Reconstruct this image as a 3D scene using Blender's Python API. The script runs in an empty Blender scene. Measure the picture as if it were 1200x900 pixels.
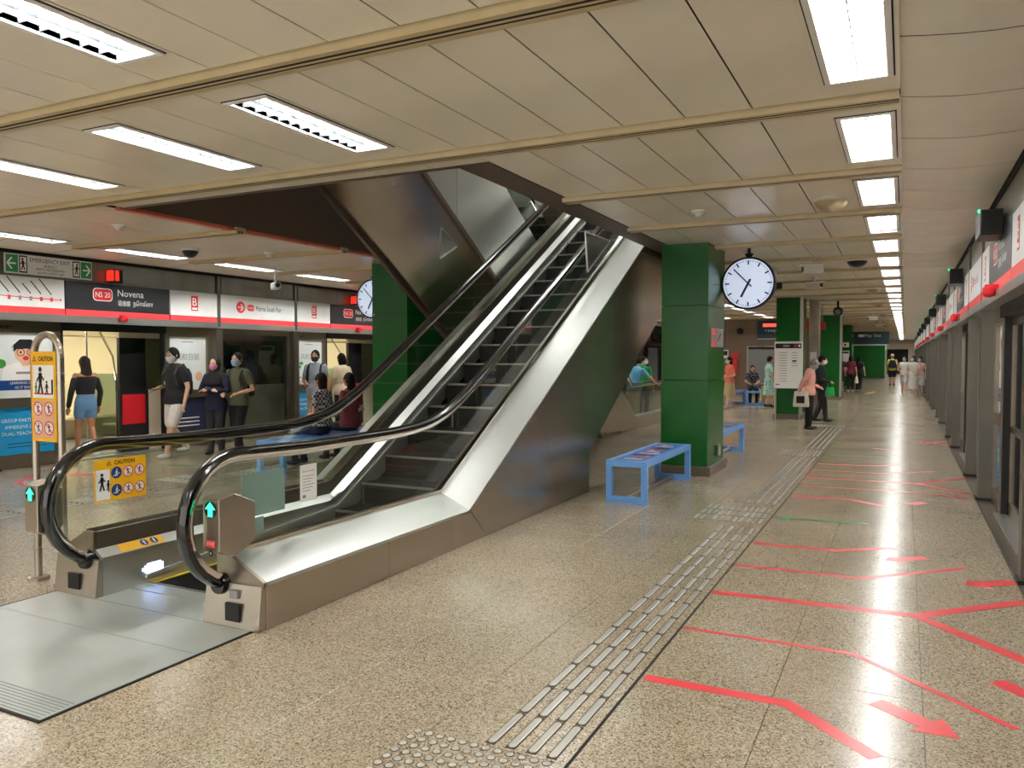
import bpy, bmesh, math, random
from mathutils import Vector, Matrix, Euler
random.seed(7)
R = math.radians
scene = bpy.context.scene
col = scene.collection

# ---------------------------------------------------------------- camera
F_PX = 920.0
pitch = math.atan(33 / F_PX); yaw = math.atan(460 / math.hypot(F_PX, 33))
cam = bpy.data.cameras.new('camera'); cam.lens = F_PX / 1200 * 36; cam.sensor_width = 36
cam.clip_start = .05; cam.clip_end = 400
camo = bpy.data.objects.new('camera', cam); col.objects.link(camo)
camo.location = (0, 0, 1.6); camo.rotation_euler = (math.pi / 2 - pitch, 0, yaw)
scene.camera = camo
REF_LOC, REF_ROT = Vector((0, 0, 1.6)), Euler((math.pi / 2 - pitch, 0, yaw)).to_matrix().transposed()   # where the photograph was taken from
# ---------------------------------------------------------------- world, exposure
w = bpy.data.worlds.new('world'); scene.world = w; w.use_nodes = True
w.node_tree.nodes['Background'].inputs[0].default_value = (1.0, .95, .88, 1)
w.node_tree.nodes['Background'].inputs[1].default_value = 1.0
vs = scene.view_settings
vs.view_transform = 'Standard'; vs.look = 'None'; vs.gamma = 1; vs.use_curve_mapping = False
vs.exposure = 0.95
TUBE_RIGHT, TUBE_MID, TUBE_LEFT = 54.0, 54.0, 150.0     # strength of the fluorescent tubes

# ---------------------------------------------------------------- materials
def lin(c):
    if isinstance(c, str):
        c = [int(c[i:i + 2], 16) / 255 for i in (0, 2, 4)]
    return tuple((v / 12.92 if v <= .04045 else ((v + .055) / 1.055) ** 2.4) for v in c[:3]) + (1,)
MATS = {}
def M(name, color, rough=.5, metal=0, emit=0, spec=.5, noise=0, nscale=8, bump=0, bscale=200, coat=0, streak=False):
    if name in MATS: return MATS[name]
    m = bpy.data.materials.new(name); m.use_nodes = True; nt = m.node_tree; b = nt.nodes['Principled BSDF']
    c = lin(color)
    b.inputs['Base Color'].default_value = c; b.inputs['Roughness'].default_value = rough
    b.inputs['Metallic'].default_value = metal; b.inputs['Specular IOR Level'].default_value = spec
    b.inputs['Coat Weight'].default_value = coat
    if emit: b.inputs['Emission Color'].default_value = c; b.inputs['Emission Strength'].default_value = emit
    if noise or bump:
        tc = nt.nodes.new('ShaderNodeTexCoord'); mp = nt.nodes.new('ShaderNodeMapping')
        nt.links.new(tc.outputs['Object'], mp.inputs[0])
        if streak: mp.inputs['Scale'].default_value = (1, .06, 1) if streak == 'y' else (1, 1, .06)
    if noise:
        n = nt.nodes.new('ShaderNodeTexNoise'); n.inputs['Scale'].default_value = nscale; n.inputs['Detail'].default_value = 5
        nt.links.new(mp.outputs[0], n.inputs[0])
        r = nt.nodes.new('ShaderNodeValToRGB')
        r.color_ramp.elements[0].position = .3; r.color_ramp.elements[1].position = .7
        r.color_ramp.elements[0].color = tuple(v * (1 - noise) for v in c[:3]) + (1,)
        r.color_ramp.elements[1].color = tuple(min(1, v * (1 + noise)) for v in c[:3]) + (1,)
        nt.links.new(n.outputs[0], r.inputs[0]); nt.links.new(r.outputs[0], b.inputs['Base Color'])
        if metal:
            mr = nt.nodes.new('ShaderNodeMapRange'); mr.inputs[3].default_value = max(.05, rough - .08); mr.inputs[4].default_value = rough + .1
            nt.links.new(n.outputs[0], mr.inputs[0]); nt.links.new(mr.outputs[0], b.inputs['Roughness'])
    if bump:
        n2 = nt.nodes.new('ShaderNodeTexNoise'); n2.inputs['Scale'].default_value = bscale
        nt.links.new(mp.outputs[0], n2.inputs[0])
        bp = nt.nodes.new('ShaderNodeBump'); bp.inputs['Strength'].default_value = bump; bp.inputs['Distance'].default_value = .01
        nt.links.new(n2.outputs[0], bp.inputs['Height']); nt.links.new(bp.outputs[0], b.inputs['Normal'])
    MATS[name] = m; return m
def glass(name, tint, refl=1.45, rough=.02, base=None, fac=0):
    m = bpy.data.materials.new(name); m.use_nodes = True; nt = m.node_tree; nt.nodes.clear()
    o = nt.nodes.new('ShaderNodeOutputMaterial'); mx = nt.nodes.new('ShaderNodeMixShader')
    t = nt.nodes.new('ShaderNodeBsdfTransparent'); t.inputs[0].default_value = lin(tint)
    g = nt.nodes.new('ShaderNodeBsdfGlossy'); g.inputs['Roughness'].default_value = rough
    f = nt.nodes.new('ShaderNodeFresnel'); f.inputs[0].default_value = refl
    ge = nt.nodes.new('ShaderNodeNewGeometry'); mr = nt.nodes.new('ShaderNodeMapRange')   # a thin sheet: same reflectance from both faces
    mr.inputs[3].default_value = refl; mr.inputs[4].default_value = 1 / refl
    nt.links.new(ge.outputs['Backfacing'], mr.inputs[0]); nt.links.new(mr.outputs[0], f.inputs[0])
    nt.links.new(f.outputs[0], mx.inputs[0]); nt.links.new(g.outputs[0], mx.inputs[2])
    if base:
        m2 = nt.nodes.new('ShaderNodeMixShader'); d = nt.nodes.new('ShaderNodeBsdfDiffuse'); d.inputs[0].default_value = lin(base)
        m2.inputs[0].default_value = fac; nt.links.new(t.outputs[0], m2.inputs[1]); nt.links.new(d.outputs[0], m2.inputs[2])
        nt.links.new(m2.outputs[0], mx.inputs[1])
    else: nt.links.new(t.outputs[0], mx.inputs[1])
    nt.links.new(mx.outputs[0], o.inputs[0]); MATS[name] = m; return m
def granite():
    m = bpy.data.materials.new('granite'); m.use_nodes = True; nt = m.node_tree; b = nt.nodes['Principled BSDF']
    tc = nt.nodes.new('ShaderNodeTexCoord')
    geo = nt.nodes.new('ShaderNodeNewGeometry')
    v = nt.nodes.new('ShaderNodeTexVoronoi'); v.inputs['Scale'].default_value = 150
    nt.links.new(geo.outputs['Position'], v.inputs['Vector'])
    sep = nt.nodes.new('ShaderNodeSeparateColor'); nt.links.new(v.outputs['Color'], sep.inputs[0])
    r = nt.nodes.new('ShaderNodeValToRGB'); r.color_ramp.interpolation = 'CONSTANT'
    cols = [(0, '6a5e4e'), (.08, '9a8a72'), (.3, 'b5a58a'), (.55, 'c2b39a'), (.8, 'd2c6b0'), (.93, 'a68c6e')]
    e = r.color_ramp.elements
    e[0].position = 0; e[0].color = lin(cols[0][1]); e[1].position = cols[1][0]; e[1].color = lin(cols[1][1])
    for p, c in cols[2:]: x = e.new(p); x.color = lin(c)
    nt.links.new(sep.outputs[0], r.inputs[0])
    n = nt.nodes.new('ShaderNodeTexNoise'); n.inputs['Scale'].default_value = 1.2; n.inputs['Detail'].default_value = 6
    nt.links.new(geo.outputs['Position'], n.inputs['Vector'])
    mr = nt.nodes.new('ShaderNodeMapRange'); mr.inputs[1].default_value = .3; mr.inputs[2].default_value = .7
    mr.inputs[3].default_value = .76; mr.inputs[4].default_value = .95
    nt.links.new(n.outputs[0], mr.inputs[0])
    mx = nt.nodes.new('ShaderNodeMix'); mx.data_type = 'RGBA'; mx.blend_type = 'MULTIPLY'; mx.inputs[0].default_value = 1
    nt.links.new(r.outputs[0], mx.inputs[6]); nt.links.new(mr.outputs[0], mx.inputs[7])
    nt.links.new(mx.outputs[2], b.inputs['Base Color'])
    mr2 = nt.nodes.new('ShaderNodeMapRange'); mr2.inputs[3].default_value = .16; mr2.inputs[4].default_value = .25
    nt.links.new(n.outputs[0], mr2.inputs[0]); nt.links.new(mr2.outputs[0], b.inputs['Roughness'])
    b.inputs['Specular IOR Level'].default_value = .95
    MATS['granite'] = m; return m
granite()
M('grout', '5a5044', .8); M('black_joint', '1c1815', .7)
M('ceil', 'ece5d2', .27, spec=.5, noise=.05, nscale=1.5); M('ceil_cove', 'ece6d6', .4, noise=.05, nscale=2)
M('batten', 'bfad84', .35, noise=.08, nscale=6); M('dark_gap', '15120f', .8); M('ceil_brown', '5c4c3d', .5)
M('white_metal', 'e8e6e0', .35); M('louvre', 'f2f2f0', .25); M('reflector', 'a4a8aa', .3); M('reflector_r', 'd0d3d3', .3); M('blade', '75797b', .4)
M('steel', 'b3aa9c', .28, .95, noise=.10, nscale=3, bump=.03, bscale=300, streak='y')
M('steel_clad', 'b3a99b', .22, .92, noise=.1, nscale=2.5, bump=.03, bscale=300, streak='y'); M('steel_dark', '988c7e', .30, .95, noise=.14, nscale=2.5, bump=.03, bscale=300, streak='y')
M('steel_psd', '77736a', .32, .9, noise=.12, nscale=5, bump=.03, bscale=300, streak='z')
M('steel_light', 'c6c5c1', .32, .85); M('bar', 'c4bfb5', .28, .4)
M('chrome', 'd8d4cc', .12, 1); M('plate', 'b9beba', .36, .5, noise=.08, nscale=3)
M('rubber', '0a0a0b', .16, spec=.6, coat=.4); M('black', '0b0b0c', .4); M('black_matte', '121212', .7); M('step', '211f1e', .45, .5, bump=.2, bscale=60)
M('lit_step_edge', '8f8b84', .4, .7); M('yellow_line', 'e0c21c', .5)  # first one paints light caught on step edges; comb teeth share it
M('green_clad', '065e1a', .25, noise=.08, nscale=2, spec=.4); M('granite_dark', '6e6152', .35, noise=.35, nscale=60)
M('bench_blue', '70aaee', .32, noise=.03, nscale=3); M('bench_top', '2f66b8', .3)
M('red_tape', 'ea4a50', .28, spec=.8); M('green_tape', '12864a', .3, spec=.7); M('white', 'f2f2ee', .45); M('sign_white', 'dcdedc', .35); M('sign_black', '26262a', .35)
M('red', 'd8262e', .4); M('stripe', 'e8474b', .35); M('yellow', 'f4b814', .4); M('blue', '123a7a', .4); M('ink', '101014', .5); M('grey', '8b8c8c', .45)
M('poster_white', 'dfe4e2', .3); M('poster_blue', '1f9ad6', .35); M('teal_dark', '0f2f3c', .4); M('navy', '1a2140', .5); M('skin_print', 'e3b090', .5); M('leaf', '3f9a3e', .5)
M('cream', 'eee6c6', .4); M('train_beige', 'd8cbb2', .35); M('holder', '5f574d', .35, .6); M('train_red', 'c8202a', .35); M('brown_wall', '7a6450', .4, noise=.06, nscale=2); M('tunnel', '14110f', .8)
M('concrete', '8a8378', .7, noise=.1); M('rust', '5a2f1c', .7); M('red_trim', 'c9604c', .5); M('far_beige', 'b7aa92', .6); M('bed_dark', '3a3128', .8)
M('green_led', '28e08a', .4, emit=2.5); M('red_led', 'e8281a', .4, emit=.8); M('red_face', 'e85a4a', .4, emit=.6); M('white_led', '9fbdff', .4, emit=4); M('clock_face', 'd5e2fb', .3, emit=.32)
M('silver', 'c8c8c6', .3, .6); M('cam_white', 'd9d6cd', .4); M('dome_beige', 'a89878', .35); M('screen_blue', '24406a', .3, emit=.4)
glass('glass', 'f7fbf8'); glass('glass_green', 'cfdad2'); glass('glass_train', '777c7a', 1.5); glass('glass_dark', 'c4c8c6', 1.5)
glass('frost', 'a9c9c0', 1.4, .2, 'a5c4ba', .55); glass('acrylic', 'd8dcd8', 1.5, .1, 'cfd2cc', .25)
for nm, st, c in (('tube_r', TUBE_RIGHT, 'f7f6f3'), ('tube_m', TUBE_MID, 'f7f6f3'), ('tube_l', TUBE_LEFT, 'f7f6f3'), ('train_light', 16.0, 'fff4d8'), ('upper_light', 16.0, 'f2f6f2')):
    M(nm, c, .5, emit=st)

# ---------------------------------------------------------------- mesh helpers
class MB:
    def __init__(s): s.v = []; s.f = []
    def add(s, vs, fs):
        o = len(s.v); s.v += [tuple(p) for p in vs]; s.f += [tuple(i + o for i in f) for f in fs]; return s
    def box(s, x0, x1, y0, y1, z0, z1):
        x0, x1 = sorted((x0, x1)); y0, y1 = sorted((y0, y1)); z0, z1 = sorted((z0, z1))
        return s.add([(x0, y0, z0), (x1, y0, z0), (x1, y1, z0), (x0, y1, z0), (x0, y0, z1), (x1, y0, z1), (x1, y1, z1), (x0, y1, z1)],
                     [(0, 3, 2, 1), (4, 5, 6, 7), (0, 1, 5, 4), (1, 2, 6, 5), (2, 3, 7, 6), (3, 0, 4, 7)])
    def prism(s, poly, axis, a, b):
        # poly: 2D points in the two other axes (x: (y,z), y: (x,z), z: (x,y))
        n = len(poly)
        def p(q, t): return {'x': (t, q[0], q[1]), 'y': (q[0], t, q[1]), 'z': (q[0], q[1], t)}[axis]
        return s.add([p(q, a) for q in poly] + [p(q, b) for q in poly],
                     [tuple(range(n)), tuple(range(2 * n - 1, n - 1, -1))] + [(i, i + n, (i + 1) % n + n, (i + 1) % n) for i in range(n)])
    def tube(s, pts, rad, n=10, caps=True):
        pts = [Vector(p) for p in pts]; m = len(pts)
        if not hasattr(rad, '__len__'): rad = [rad] * m
        up = None; rings = []
        for i, p in enumerate(pts):
            t = (pts[min(i + 1, m - 1)] - pts[max(i - 1, 0)]).normalized()
            if up is None:
                up = Vector((0, 0, 1)) if abs(t.z) < .9 else Vector((0, 1, 0))
            a = t.cross(up).normalized(); up = a.cross(t).normalized()
            r = rad[i]; ra, rb = r if hasattr(r, '__len__') else (r, r)
            rings.append([p + a * math.cos(k * 2 * math.pi / n) * ra + up * math.sin(k * 2 * math.pi / n) * rb for k in range(n)])
        return s.rings(rings, caps)
    def rings(s, rings, caps=True, closed=False):
        n = len(rings[0]); m = len(rings); vs = [q for r in rings for q in r]; fs = []
        for i in range(m - 1 + (1 if closed else 0)):
            j = (i + 1) % m
            for k in range(n):
                fs.append((i * n + k, i * n + (k + 1) % n, j * n + (k + 1) % n, j * n + k))
        if caps and not closed: fs += [tuple(range(n - 1, -1, -1)), tuple((m - 1) * n + k for k in range(n))]
        return s.add(vs, fs)
    def lathe(s, prof, c, axis='z', n=20):
        rings = []
        for r, h in prof:
            ring = []
            for k in range(n):
                a = k * 2 * math.pi / n; u, v = r * math.cos(a), r * math.sin(a)
                ring.append({'z': (c[0] + u, c[1] + v, c[2] + h), 'y': (c[0] + u, c[1] + h, c[2] + v), 'x': (c[0] + h, c[1] + u, c[2] + v)}[axis])
            rings.append(ring)
        return s.rings(rings)
    def ell(s, c, r, n=14, m=9):
        rings = []
        for i in range(m + 1):
            t = -math.pi / 2 + math.pi * (i + .02) / (m + .04)
            rings.append([(c[0] + r[0] * math.cos(t) * math.cos(k * 2 * math.pi / n), c[1] + r[1] * math.cos(t) * math.sin(k * 2 * math.pi / n), c[2] + r[2] * math.sin(t)) for k in range(n)])
        return s.rings(rings)
    def xf(s, mtx): s.v = [tuple(mtx @ Vector(p)) for p in s.v]; return s
    def mesh(s, name, bev=0, smooth=False, clean=True):
        me = bpy.data.meshes.new(name); me.from_pydata(s.v, [], s.f)
        bm = bmesh.new(); bm.from_mesh(me)
        if clean: bmesh.ops.recalc_face_normals(bm, faces=bm.faces)
        if bev: bmesh.ops.bevel(bm, geom=list(bm.edges), offset=bev, segments=1, affect='EDGES', clamp_overlap=True)
        bm.to_mesh(me); bm.free()
        if smooth:
            me.polygons.foreach_set('use_smooth', [True] * len(me.polygons))
            try: me.set_sharp_from_angle(angle=R(40))
            except Exception: pass
        me.update(); return me
    def build(s, name, mat, parent=None, world=True, bev=0, smooth=False, label=None):
        if not s.v: return None
        me = s.mesh(name, bev, smooth); me.materials.append(MATS[mat] if isinstance(mat, str) else mat)
        return link(name, me, parent, world, label)
WL = {}
def wloc(o):
    return WL.get(o.as_pointer(), Vector((0, 0, 0))) if o else Vector((0, 0, 0))
def link(name, me, parent=None, world=True, label=None, loc=None):
    o = bpy.data.objects.new(name, me); col.objects.link(o)
    if parent:
        o.parent = parent
        base = wloc(parent)
        if loc is not None: o.location = Vector(loc) - (base if world else Vector((0, 0, 0)))
        elif world: o.location = -base
        WL[o.as_pointer()] = base + o.location if world else base
    elif loc is not None: o.location = loc; WL[o.as_pointer()] = Vector(loc)
    if label: o['label'] = label
    return o
def tag(o, label, cat, group=None, kind=None):
    if label: o['label'] = label
    if cat: o['category'] = cat
    if group: o['group'] = group
    if kind: o['kind'] = kind
    return o
def thing(name, label, cat, loc=(0, 0, 0), group=None, rz=0, kind=None):
    o = bpy.data.objects.new(name, None); col.objects.link(o); o.empty_display_size = .1
    o.location = loc; o.rotation_euler = (0, 0, rz); WL[o.as_pointer()] = Vector(loc)
    return tag(o, label, cat, group, kind)
def copy_tree(o, parent=None):
    c = o.copy(); col.objects.link(c); c.parent = parent
    for ch in list(o.children): copy_tree(ch, c)
    return c
def bx(name, mat, parent, *b, bev=0, label=None):
    return MB().box(*b).build(name, mat, parent, bev=bev, label=label)
ORD = ['first', 'second', 'third', 'fourth', 'fifth', 'sixth', 'seventh', 'eighth', 'ninth', 'tenth', 'eleventh', 'twelfth', 'thirteenth', 'fourteenth', 'fifteenth', 'sixteenth', 'seventeenth', 'eighteenth', 'nineteenth', 'twentieth'] + ['%dth' % i if i % 10 not in (1, 2, 3) else '%d%s' % (i, {1: 'st', 2: 'nd', 3: 'rd'}[i % 10]) for i in range(21, 80)]

# scratch scene for evaluating text and voxel remesh quickly
_ts = bpy.data.scenes.new('scratch')
def evaluated(ob):
    _ts.collection.objects.link(ob)
    vl = _ts.view_layers[0]
    with bpy.context.temp_override(scene=_ts, view_layer=vl):
        dg = bpy.context.evaluated_depsgraph_get(); dg.update()
        me = bpy.data.meshes.new_from_object(ob.evaluated_get(dg))
    _ts.collection.objects.unlink(ob); return me
_tc = {}
def text_geo(body, bold=0):
    k = (body, bold)
    if k in _tc: return _tc[k]
    cu = bpy.data.curves.new('t', 'FONT'); cu.body = body; cu.size = 1; cu.align_x = 'CENTER'; cu.align_y = 'CENTER'; cu.resolution_u = 2; cu.offset = bold
    ob = bpy.data.objects.new('t', cu); me = evaluated(ob)
    vs = [v.co.copy() for v in me.vertices]; fs = [tuple(p.vertices) for p in me.polygons]
    if vs:
        x0 = min(v.x for v in vs); x1 = max(v.x for v in vs); y0 = min(v.y for v in vs); y1 = max(v.y for v in vs)
        vs = [(v.x - (x0 + x1) / 2, v.y - (y0 + y1) / 2) for v in vs]; wh = (x1 - x0, y1 - y0)
    else: wh = (1, 1)
    bpy.data.objects.remove(ob); bpy.data.curves.remove(cu); bpy.data.meshes.remove(me)
    _tc[k] = (vs, fs, wh); return _tc[k]
class Decal:
    """flat print on a plane: origin o, unit vectors u (right), v (up), n (outwards); lengths in metres"""
    def __init__(s, o, u, v, parent, off=.0015):
        s.o = Vector(o); s.u = Vector(u).normalized(); s.v = Vector(v).normalized(); s.n = s.u.cross(s.v); s.parent = parent; s.mb = {}; s.off = off
    def put(s, pts, fs, mat, layer):
        m = s.mb.setdefault(mat, MB())
        m.add([s.o + s.u * a + s.v * b + s.n * s.off * layer for a, b in pts], fs)
    def rect(s, x0, x1, y0, y1, mat, layer=1): s.put([(x0, y0), (x1, y0), (x1, y1), (x0, y1)], [(0, 1, 2, 3)], mat, layer)
    def poly(s, pts, mat, layer=1): s.put(pts, [tuple(range(len(pts)))], mat, layer)
    def disc(s, x, y, r, mat, layer=1, n=20, ry=None):
        s.put([(x + r * math.cos(k * 2 * math.pi / n), y + (ry or r) * math.sin(k * 2 * math.pi / n)) for k in range(n)], [tuple(range(n))], mat, layer)
    def ring(s, x, y, r, w_, mat, layer=1, n=20):
        p = [(x + q * math.cos(k * 2 * math.pi / n), y + q * math.sin(k * 2 * math.pi / n)) for q in (r, r - w_) for k in range(n)]
        s.put(p, [(k, (k + 1) % n, (k + 1) % n + n, k + n) for k in range(n)], mat, layer)
    def line(s, x0, y0, x1, y1, w_, mat, layer=1):
        dx, dy = x1 - x0, y1 - y0; l = math.hypot(dx, dy) or 1; a, b = -dy / l * w_ / 2, dx / l * w_ / 2
        s.put([(x0 + a, y0 + b), (x0 - a, y0 - b), (x1 - a, y1 - b), (x1 + a, y1 + b)], [(0, 1, 2, 3)], mat, layer)
    def rrect(s, x0, x1, y0, y1, r, mat, layer=1):
        pts = []
        for cx, cy, a0 in ((x1 - r, y1 - r, 0), (x0 + r, y1 - r, 90), (x0 + r, y0 + r, 180), (x1 - r, y0 + r, 270)):
            for k in range(5): a = R(a0 + k * 22.5); pts.append((cx + r * math.cos(a), cy + r * math.sin(a)))
        s.poly(pts, mat, layer)
    def text(s, body, x, y, h, mat, layer=2, wmax=None, bold=0, left=False, rot=0):
        vs, fs, (tw, th) = text_geo(body, bold)
        k = h / .72; sx = k
        if wmax and tw * k > wmax: sx = wmax / tw
        ox = x + (tw * sx / 2 if left else 0); ca, sa = math.cos(rot), math.sin(rot)
        s.put([(ox + a * sx * ca - b * k * sa, y + a * sx * sa + b * k * ca) for a, b in vs], fs, mat, layer)
    def man(s, x, y, h, mat, layer=3, lean=0, arm=0):
        s.disc(x + lean * h * .5, y + h * .42, h * .1, mat, layer, 10)
        s.line(x, y - h * .05, x + lean * h * .4, y + h * .3, h * .2, mat, layer)
        s.line(x, y, x - h * .13, y - h * .48, h * .1, mat, layer); s.line(x, y, x + h * .13, y - h * .48, h * .1, mat, layer)
        s.line(x + lean * h * .3, y + h * .25, x + h * (.22 + arm), y + h * (.02 + arm), h * .07, mat, layer)
        s.line(x + lean * h * .3, y + h * .25, x - h * .22, y - h * .02, h * .07, mat, layer)
    def done(s, name='print'):
        for mat, m in s.mb.items():
            me = bpy.data.meshes.new(name); me.from_pydata(m.v, [], m.f); me.update(); me.materials.append(MATS[mat])
            link(name, me, s.parent)
# ================================================================ the setting
HZ = 3.1                                   # ceiling height
PER, B0 = 1.95, 3.10                       # ceiling bays along the platform
XR, XLf = .75, -11.17                      # faces of the right and left platform screens
def in_view(x, y, z, m=60):
    c = REF_ROT @ (Vector((x, y, z)) - REF_LOC)
    if c.z > -.2: return None
    px = 600 + F_PX * c.x / -c.z; py = 450 - F_PX * c.y / -c.z
    return -c.z if -m < px < 1200 + m and -m < py < 900 + m else None
def pieces(specs, mat, parent, name, limit):
    """specs: (x0,x1,y0,y1,z0,z1). The largest in view become single pieces sharing meshes, the rest one mesh."""
    sc = []
    for b in specs:
        d = in_view((b[0] + b[1]) / 2, (b[2] + b[3]) / 2, (b[4] + b[5]) / 2, 150)
        sc.append(((b[1] - b[0]) * (b[3] - b[2]) / d ** 3 if d else 0, b))
    sc.sort(key=lambda t: -t[0]); cache = {}; rest = MB()
    for i, (s_, b) in enumerate(sc):
        if i < limit and s_ > 0:
            k = tuple(round(b[j + 1] - b[j], 3) for j in (0, 2, 4))
            if k not in cache:
                me = MB().box(-k[0] / 2, k[0] / 2, -k[1] / 2, k[1] / 2, -k[2] / 2, k[2] / 2).mesh(name, bev=.0012); me.materials.append(MATS[mat]); cache[k] = me
            link(name, cache[k], parent, loc=((b[0] + b[1]) / 2, (b[2] + b[3]) / 2, (b[4] + b[5]) / 2))
        else: rest.box(*b)
    o = rest.build(name + 's_beyond', mat, parent)
    if o: o['kind'] = 'stuff'
# ---- floor
floor = MB().box(-11.42, .95, -3, 82, -.25, -.011).build('floor', 'grout')
tag(floor, 'speckled beige granite platform floor laid in square tiles', 'floor', kind='structure')
T = .63; spec = []
for i in range(-18, 1):
    x0 = .1 + T * i; x1 = x0 + T
    if x1 > .74: x1 = .74
    for j in range(-8, 125):
        y0 = 3.42 + T * j
        g = .0016
        xa = x0 + (.013 if abs(x0 + 1.16) < .02 else g)
        spec.append((max(xa, -11.2), x1 - g, y0 + g, y0 + T - g, -.011, 0))
pieces(spec, 'granite', floor, 'tile', 300)
bx('joint_strip', 'black_joint', floor, -1.166, -1.148, -2, 60, -.011, -.002)
bx('edge_strip', 'steel_dark', floor, .74, .95, -3, 82, -.011, .001); bx('edge_strip', 'steel_dark', floor, -11.42, -11.21, -3, 82, -.011, .001)
# ---- ceiling
ceil = thing('ceiling', 'beige metal panel ceiling with cross battens over the platform', 'ceiling', (0, 0, HZ), kind='structure')
OX0, OX1, OY0, OY1 = -7.15, -3.2, 5.46, 16.6    # escalator opening
sl = MB()
for b in ((-11.3, OX0 - .07, -3, 82), (OX1 + .07, .9, -3, 82), (OX0 - .07, OX1 + .07, -3, OY0 - .07), (OX0, OX1, OY1 + .07, 82)): sl.box(*b, HZ + .16, HZ + .22)
sl.build('slab', 'dark_gap', ceil)
near_cols = [(-.85, -.44), (-1.26, -.85), (-1.67, -1.26), (-2.08, -1.67), (-2.49, -2.08), (-2.9, -2.49), (-3.265, -2.9), 'F-3.47', (-4.1, -3.675), (-4.53, -4.1), 'F-4.735', (-5.54, -4.94), (-6.14, -5.54), 'F-6.345', (-7.37, -6.55), (-8.2, -7.37), (-9.02, -8.2), (-9.75, -9.02)]
F_rows = {}
spec = []; battens = []; lights = []
g = .0045; bw = .085
for k in range(-3, 40):
    ya, yb = B0 + PER * k + bw, B0 + PER * (k + 1) - bw
    battens.append((k, B0 + PER * k))
    near = yb < 5.4; mid = (not near) and ya < OY1
    for c in near_cols:
        if isinstance(c, str):
            xc = float(c[1:])
            if (near and (k == 0 or k < -1 or xc > -4)) or (ya > OY1 and yb < 32.5 and xc < -4):
                lights.append((xc, (ya + yb) / 2, 'm', k)); continue
            c = (xc - .205, xc + .205)
        if mid and c[0] < -2.95 and c[1] > OX0 - .1: continue
        if mid and c[0] < OX0 and c[1] > OX0: c = (c[0], OX0)
        spec.append((c[0] + g, c[1] - g, ya, yb, HZ, HZ + .007))
    if mid: spec.append((-7.37 + g, OX0 - .08, ya, yb, HZ, HZ + .007))
    lights.append((-.245, (ya + yb) / 2, 'r', k)); lights.append((-9.95, (ya + yb) / 2, 'l', k))
yx = B0 + PER + bw                       # short strip between the second batten and the opening
pieces(spec, 'ceil', ceil, 'ceiling_panel', 230)
for x0, x1 in ((-7.1, -5.9), (-5.9, -4.7), (-4.7, -3.4), (-3.4, -2.9)):
    bx('edge_panel', 'ceil', ceil, x0 + g, x1 - g, yx, OY0 - .06, HZ, HZ + .02)
def batten(name_parent, x0, x1, y):
    o = MB().box(x0, x1, y - .075, y + .075, HZ - .012, HZ + .03).build('batten', 'batten', name_parent)
    for dy in (-.053, .053): MB().prism([(y + dy - .024, HZ - .012), (y + dy + .024, HZ - .012), (y + dy + .019, HZ - .042), (y + dy - .019, HZ - .042)], 'x', x0, x1).build('rail', 'batten', o)
    bx('groove', 'dark_gap', o, x0, x1, y - .029, y - .009, HZ - .0405, HZ - .01); bx('groove', 'dark_gap', o, x0, x1, y + .009, y + .029, HZ - .0405, HZ - .01)
    bx('strip', 'batten', o, x0, x1, y - .009, y + .009, HZ - .0425, HZ - .01)
for k, y in battens:
    if y < 5.4: batten(ceil, -10.15, -.05, y)
    elif y < OY1:
        batten(ceil, -2.93, -.05, y); batten(ceil, -10.15, -7.12, y)
    elif y < 32.5: batten(ceil, -10.15, -.05, y)
    elif y < 60: batten(ceil, -3.4, -.05, y)
# border of the opening, red trim on its left edge, fascias
bx('border_strip', 'ceil_brown', ceil, OX1, -2.905, OY0, OY1, HZ - .005, HZ + .03)
bx('border_strip', 'ceil_brown', ceil, OX0, OX1, OY0 - .06, OY0, HZ - .005, HZ + .03)
for j in range(8):
    y0 = OY0 - .05 + j * 1.4; bx('red_trim', 'red_trim', ceil, OX0 - .08, OX0 + .02, y0, min(y0 + 1.37, OY1), HZ - .012, HZ + .02)
bx('fascia', 'ceil_brown', ceil, OX0 - .06, OX0, OY0, OY1, HZ + .02, 5.0); bx('fascia', 'ceil_brown', ceil, OX1, OX1 + .06, OY0, OY1, HZ + .02, 5.0)
bx('fascia', 'ceil_brown', ceil, OX0, OX1, OY0 - .06, OY0, HZ + .02, 5.0); bx('fascia', 'ceil_brown', ceil, OX0, OX1, OY1, OY1 + .06, HZ + .02, 5.0)
# coved strips beside the screens (each panel slightly bowed)
def cove(xa, xb, name):
    n = 7
    pr_ = []
    for i in range(n):
        t = i / (n - 1); pr_.append((xa + (xb - xa) * t, HZ + .012 - .03 * t - .045 * math.sin(math.pi * t) * .6))
    prof = pr_ + [(x, z + .004) for x, z in reversed(pr_)]
    me = MB().prism(prof, 'y', -.4755, .4755).mesh('cove_panel'); me.materials.append(MATS['ceil_cove'])
    jm = MB().prism([(x, z + .0055) for x, z in pr_] + [(x, z + .02) for x, z in reversed(pr_)], 'y', -.02, .02).mesh('joint_strip'); jm.materials.append(MATS['dark_gap'])
    for j in range(-4, 79):
        link('joint_strip', jm, ceil, loc=(0, 4.2 + .973 * j, 0))
        link('cove_panel', me, ceil, loc=(0, 4.2 + .973 * (j + .5), 0))
cove(-.045, .74, 'r'); cove(-10.155, -11.13, 'l')
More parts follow.
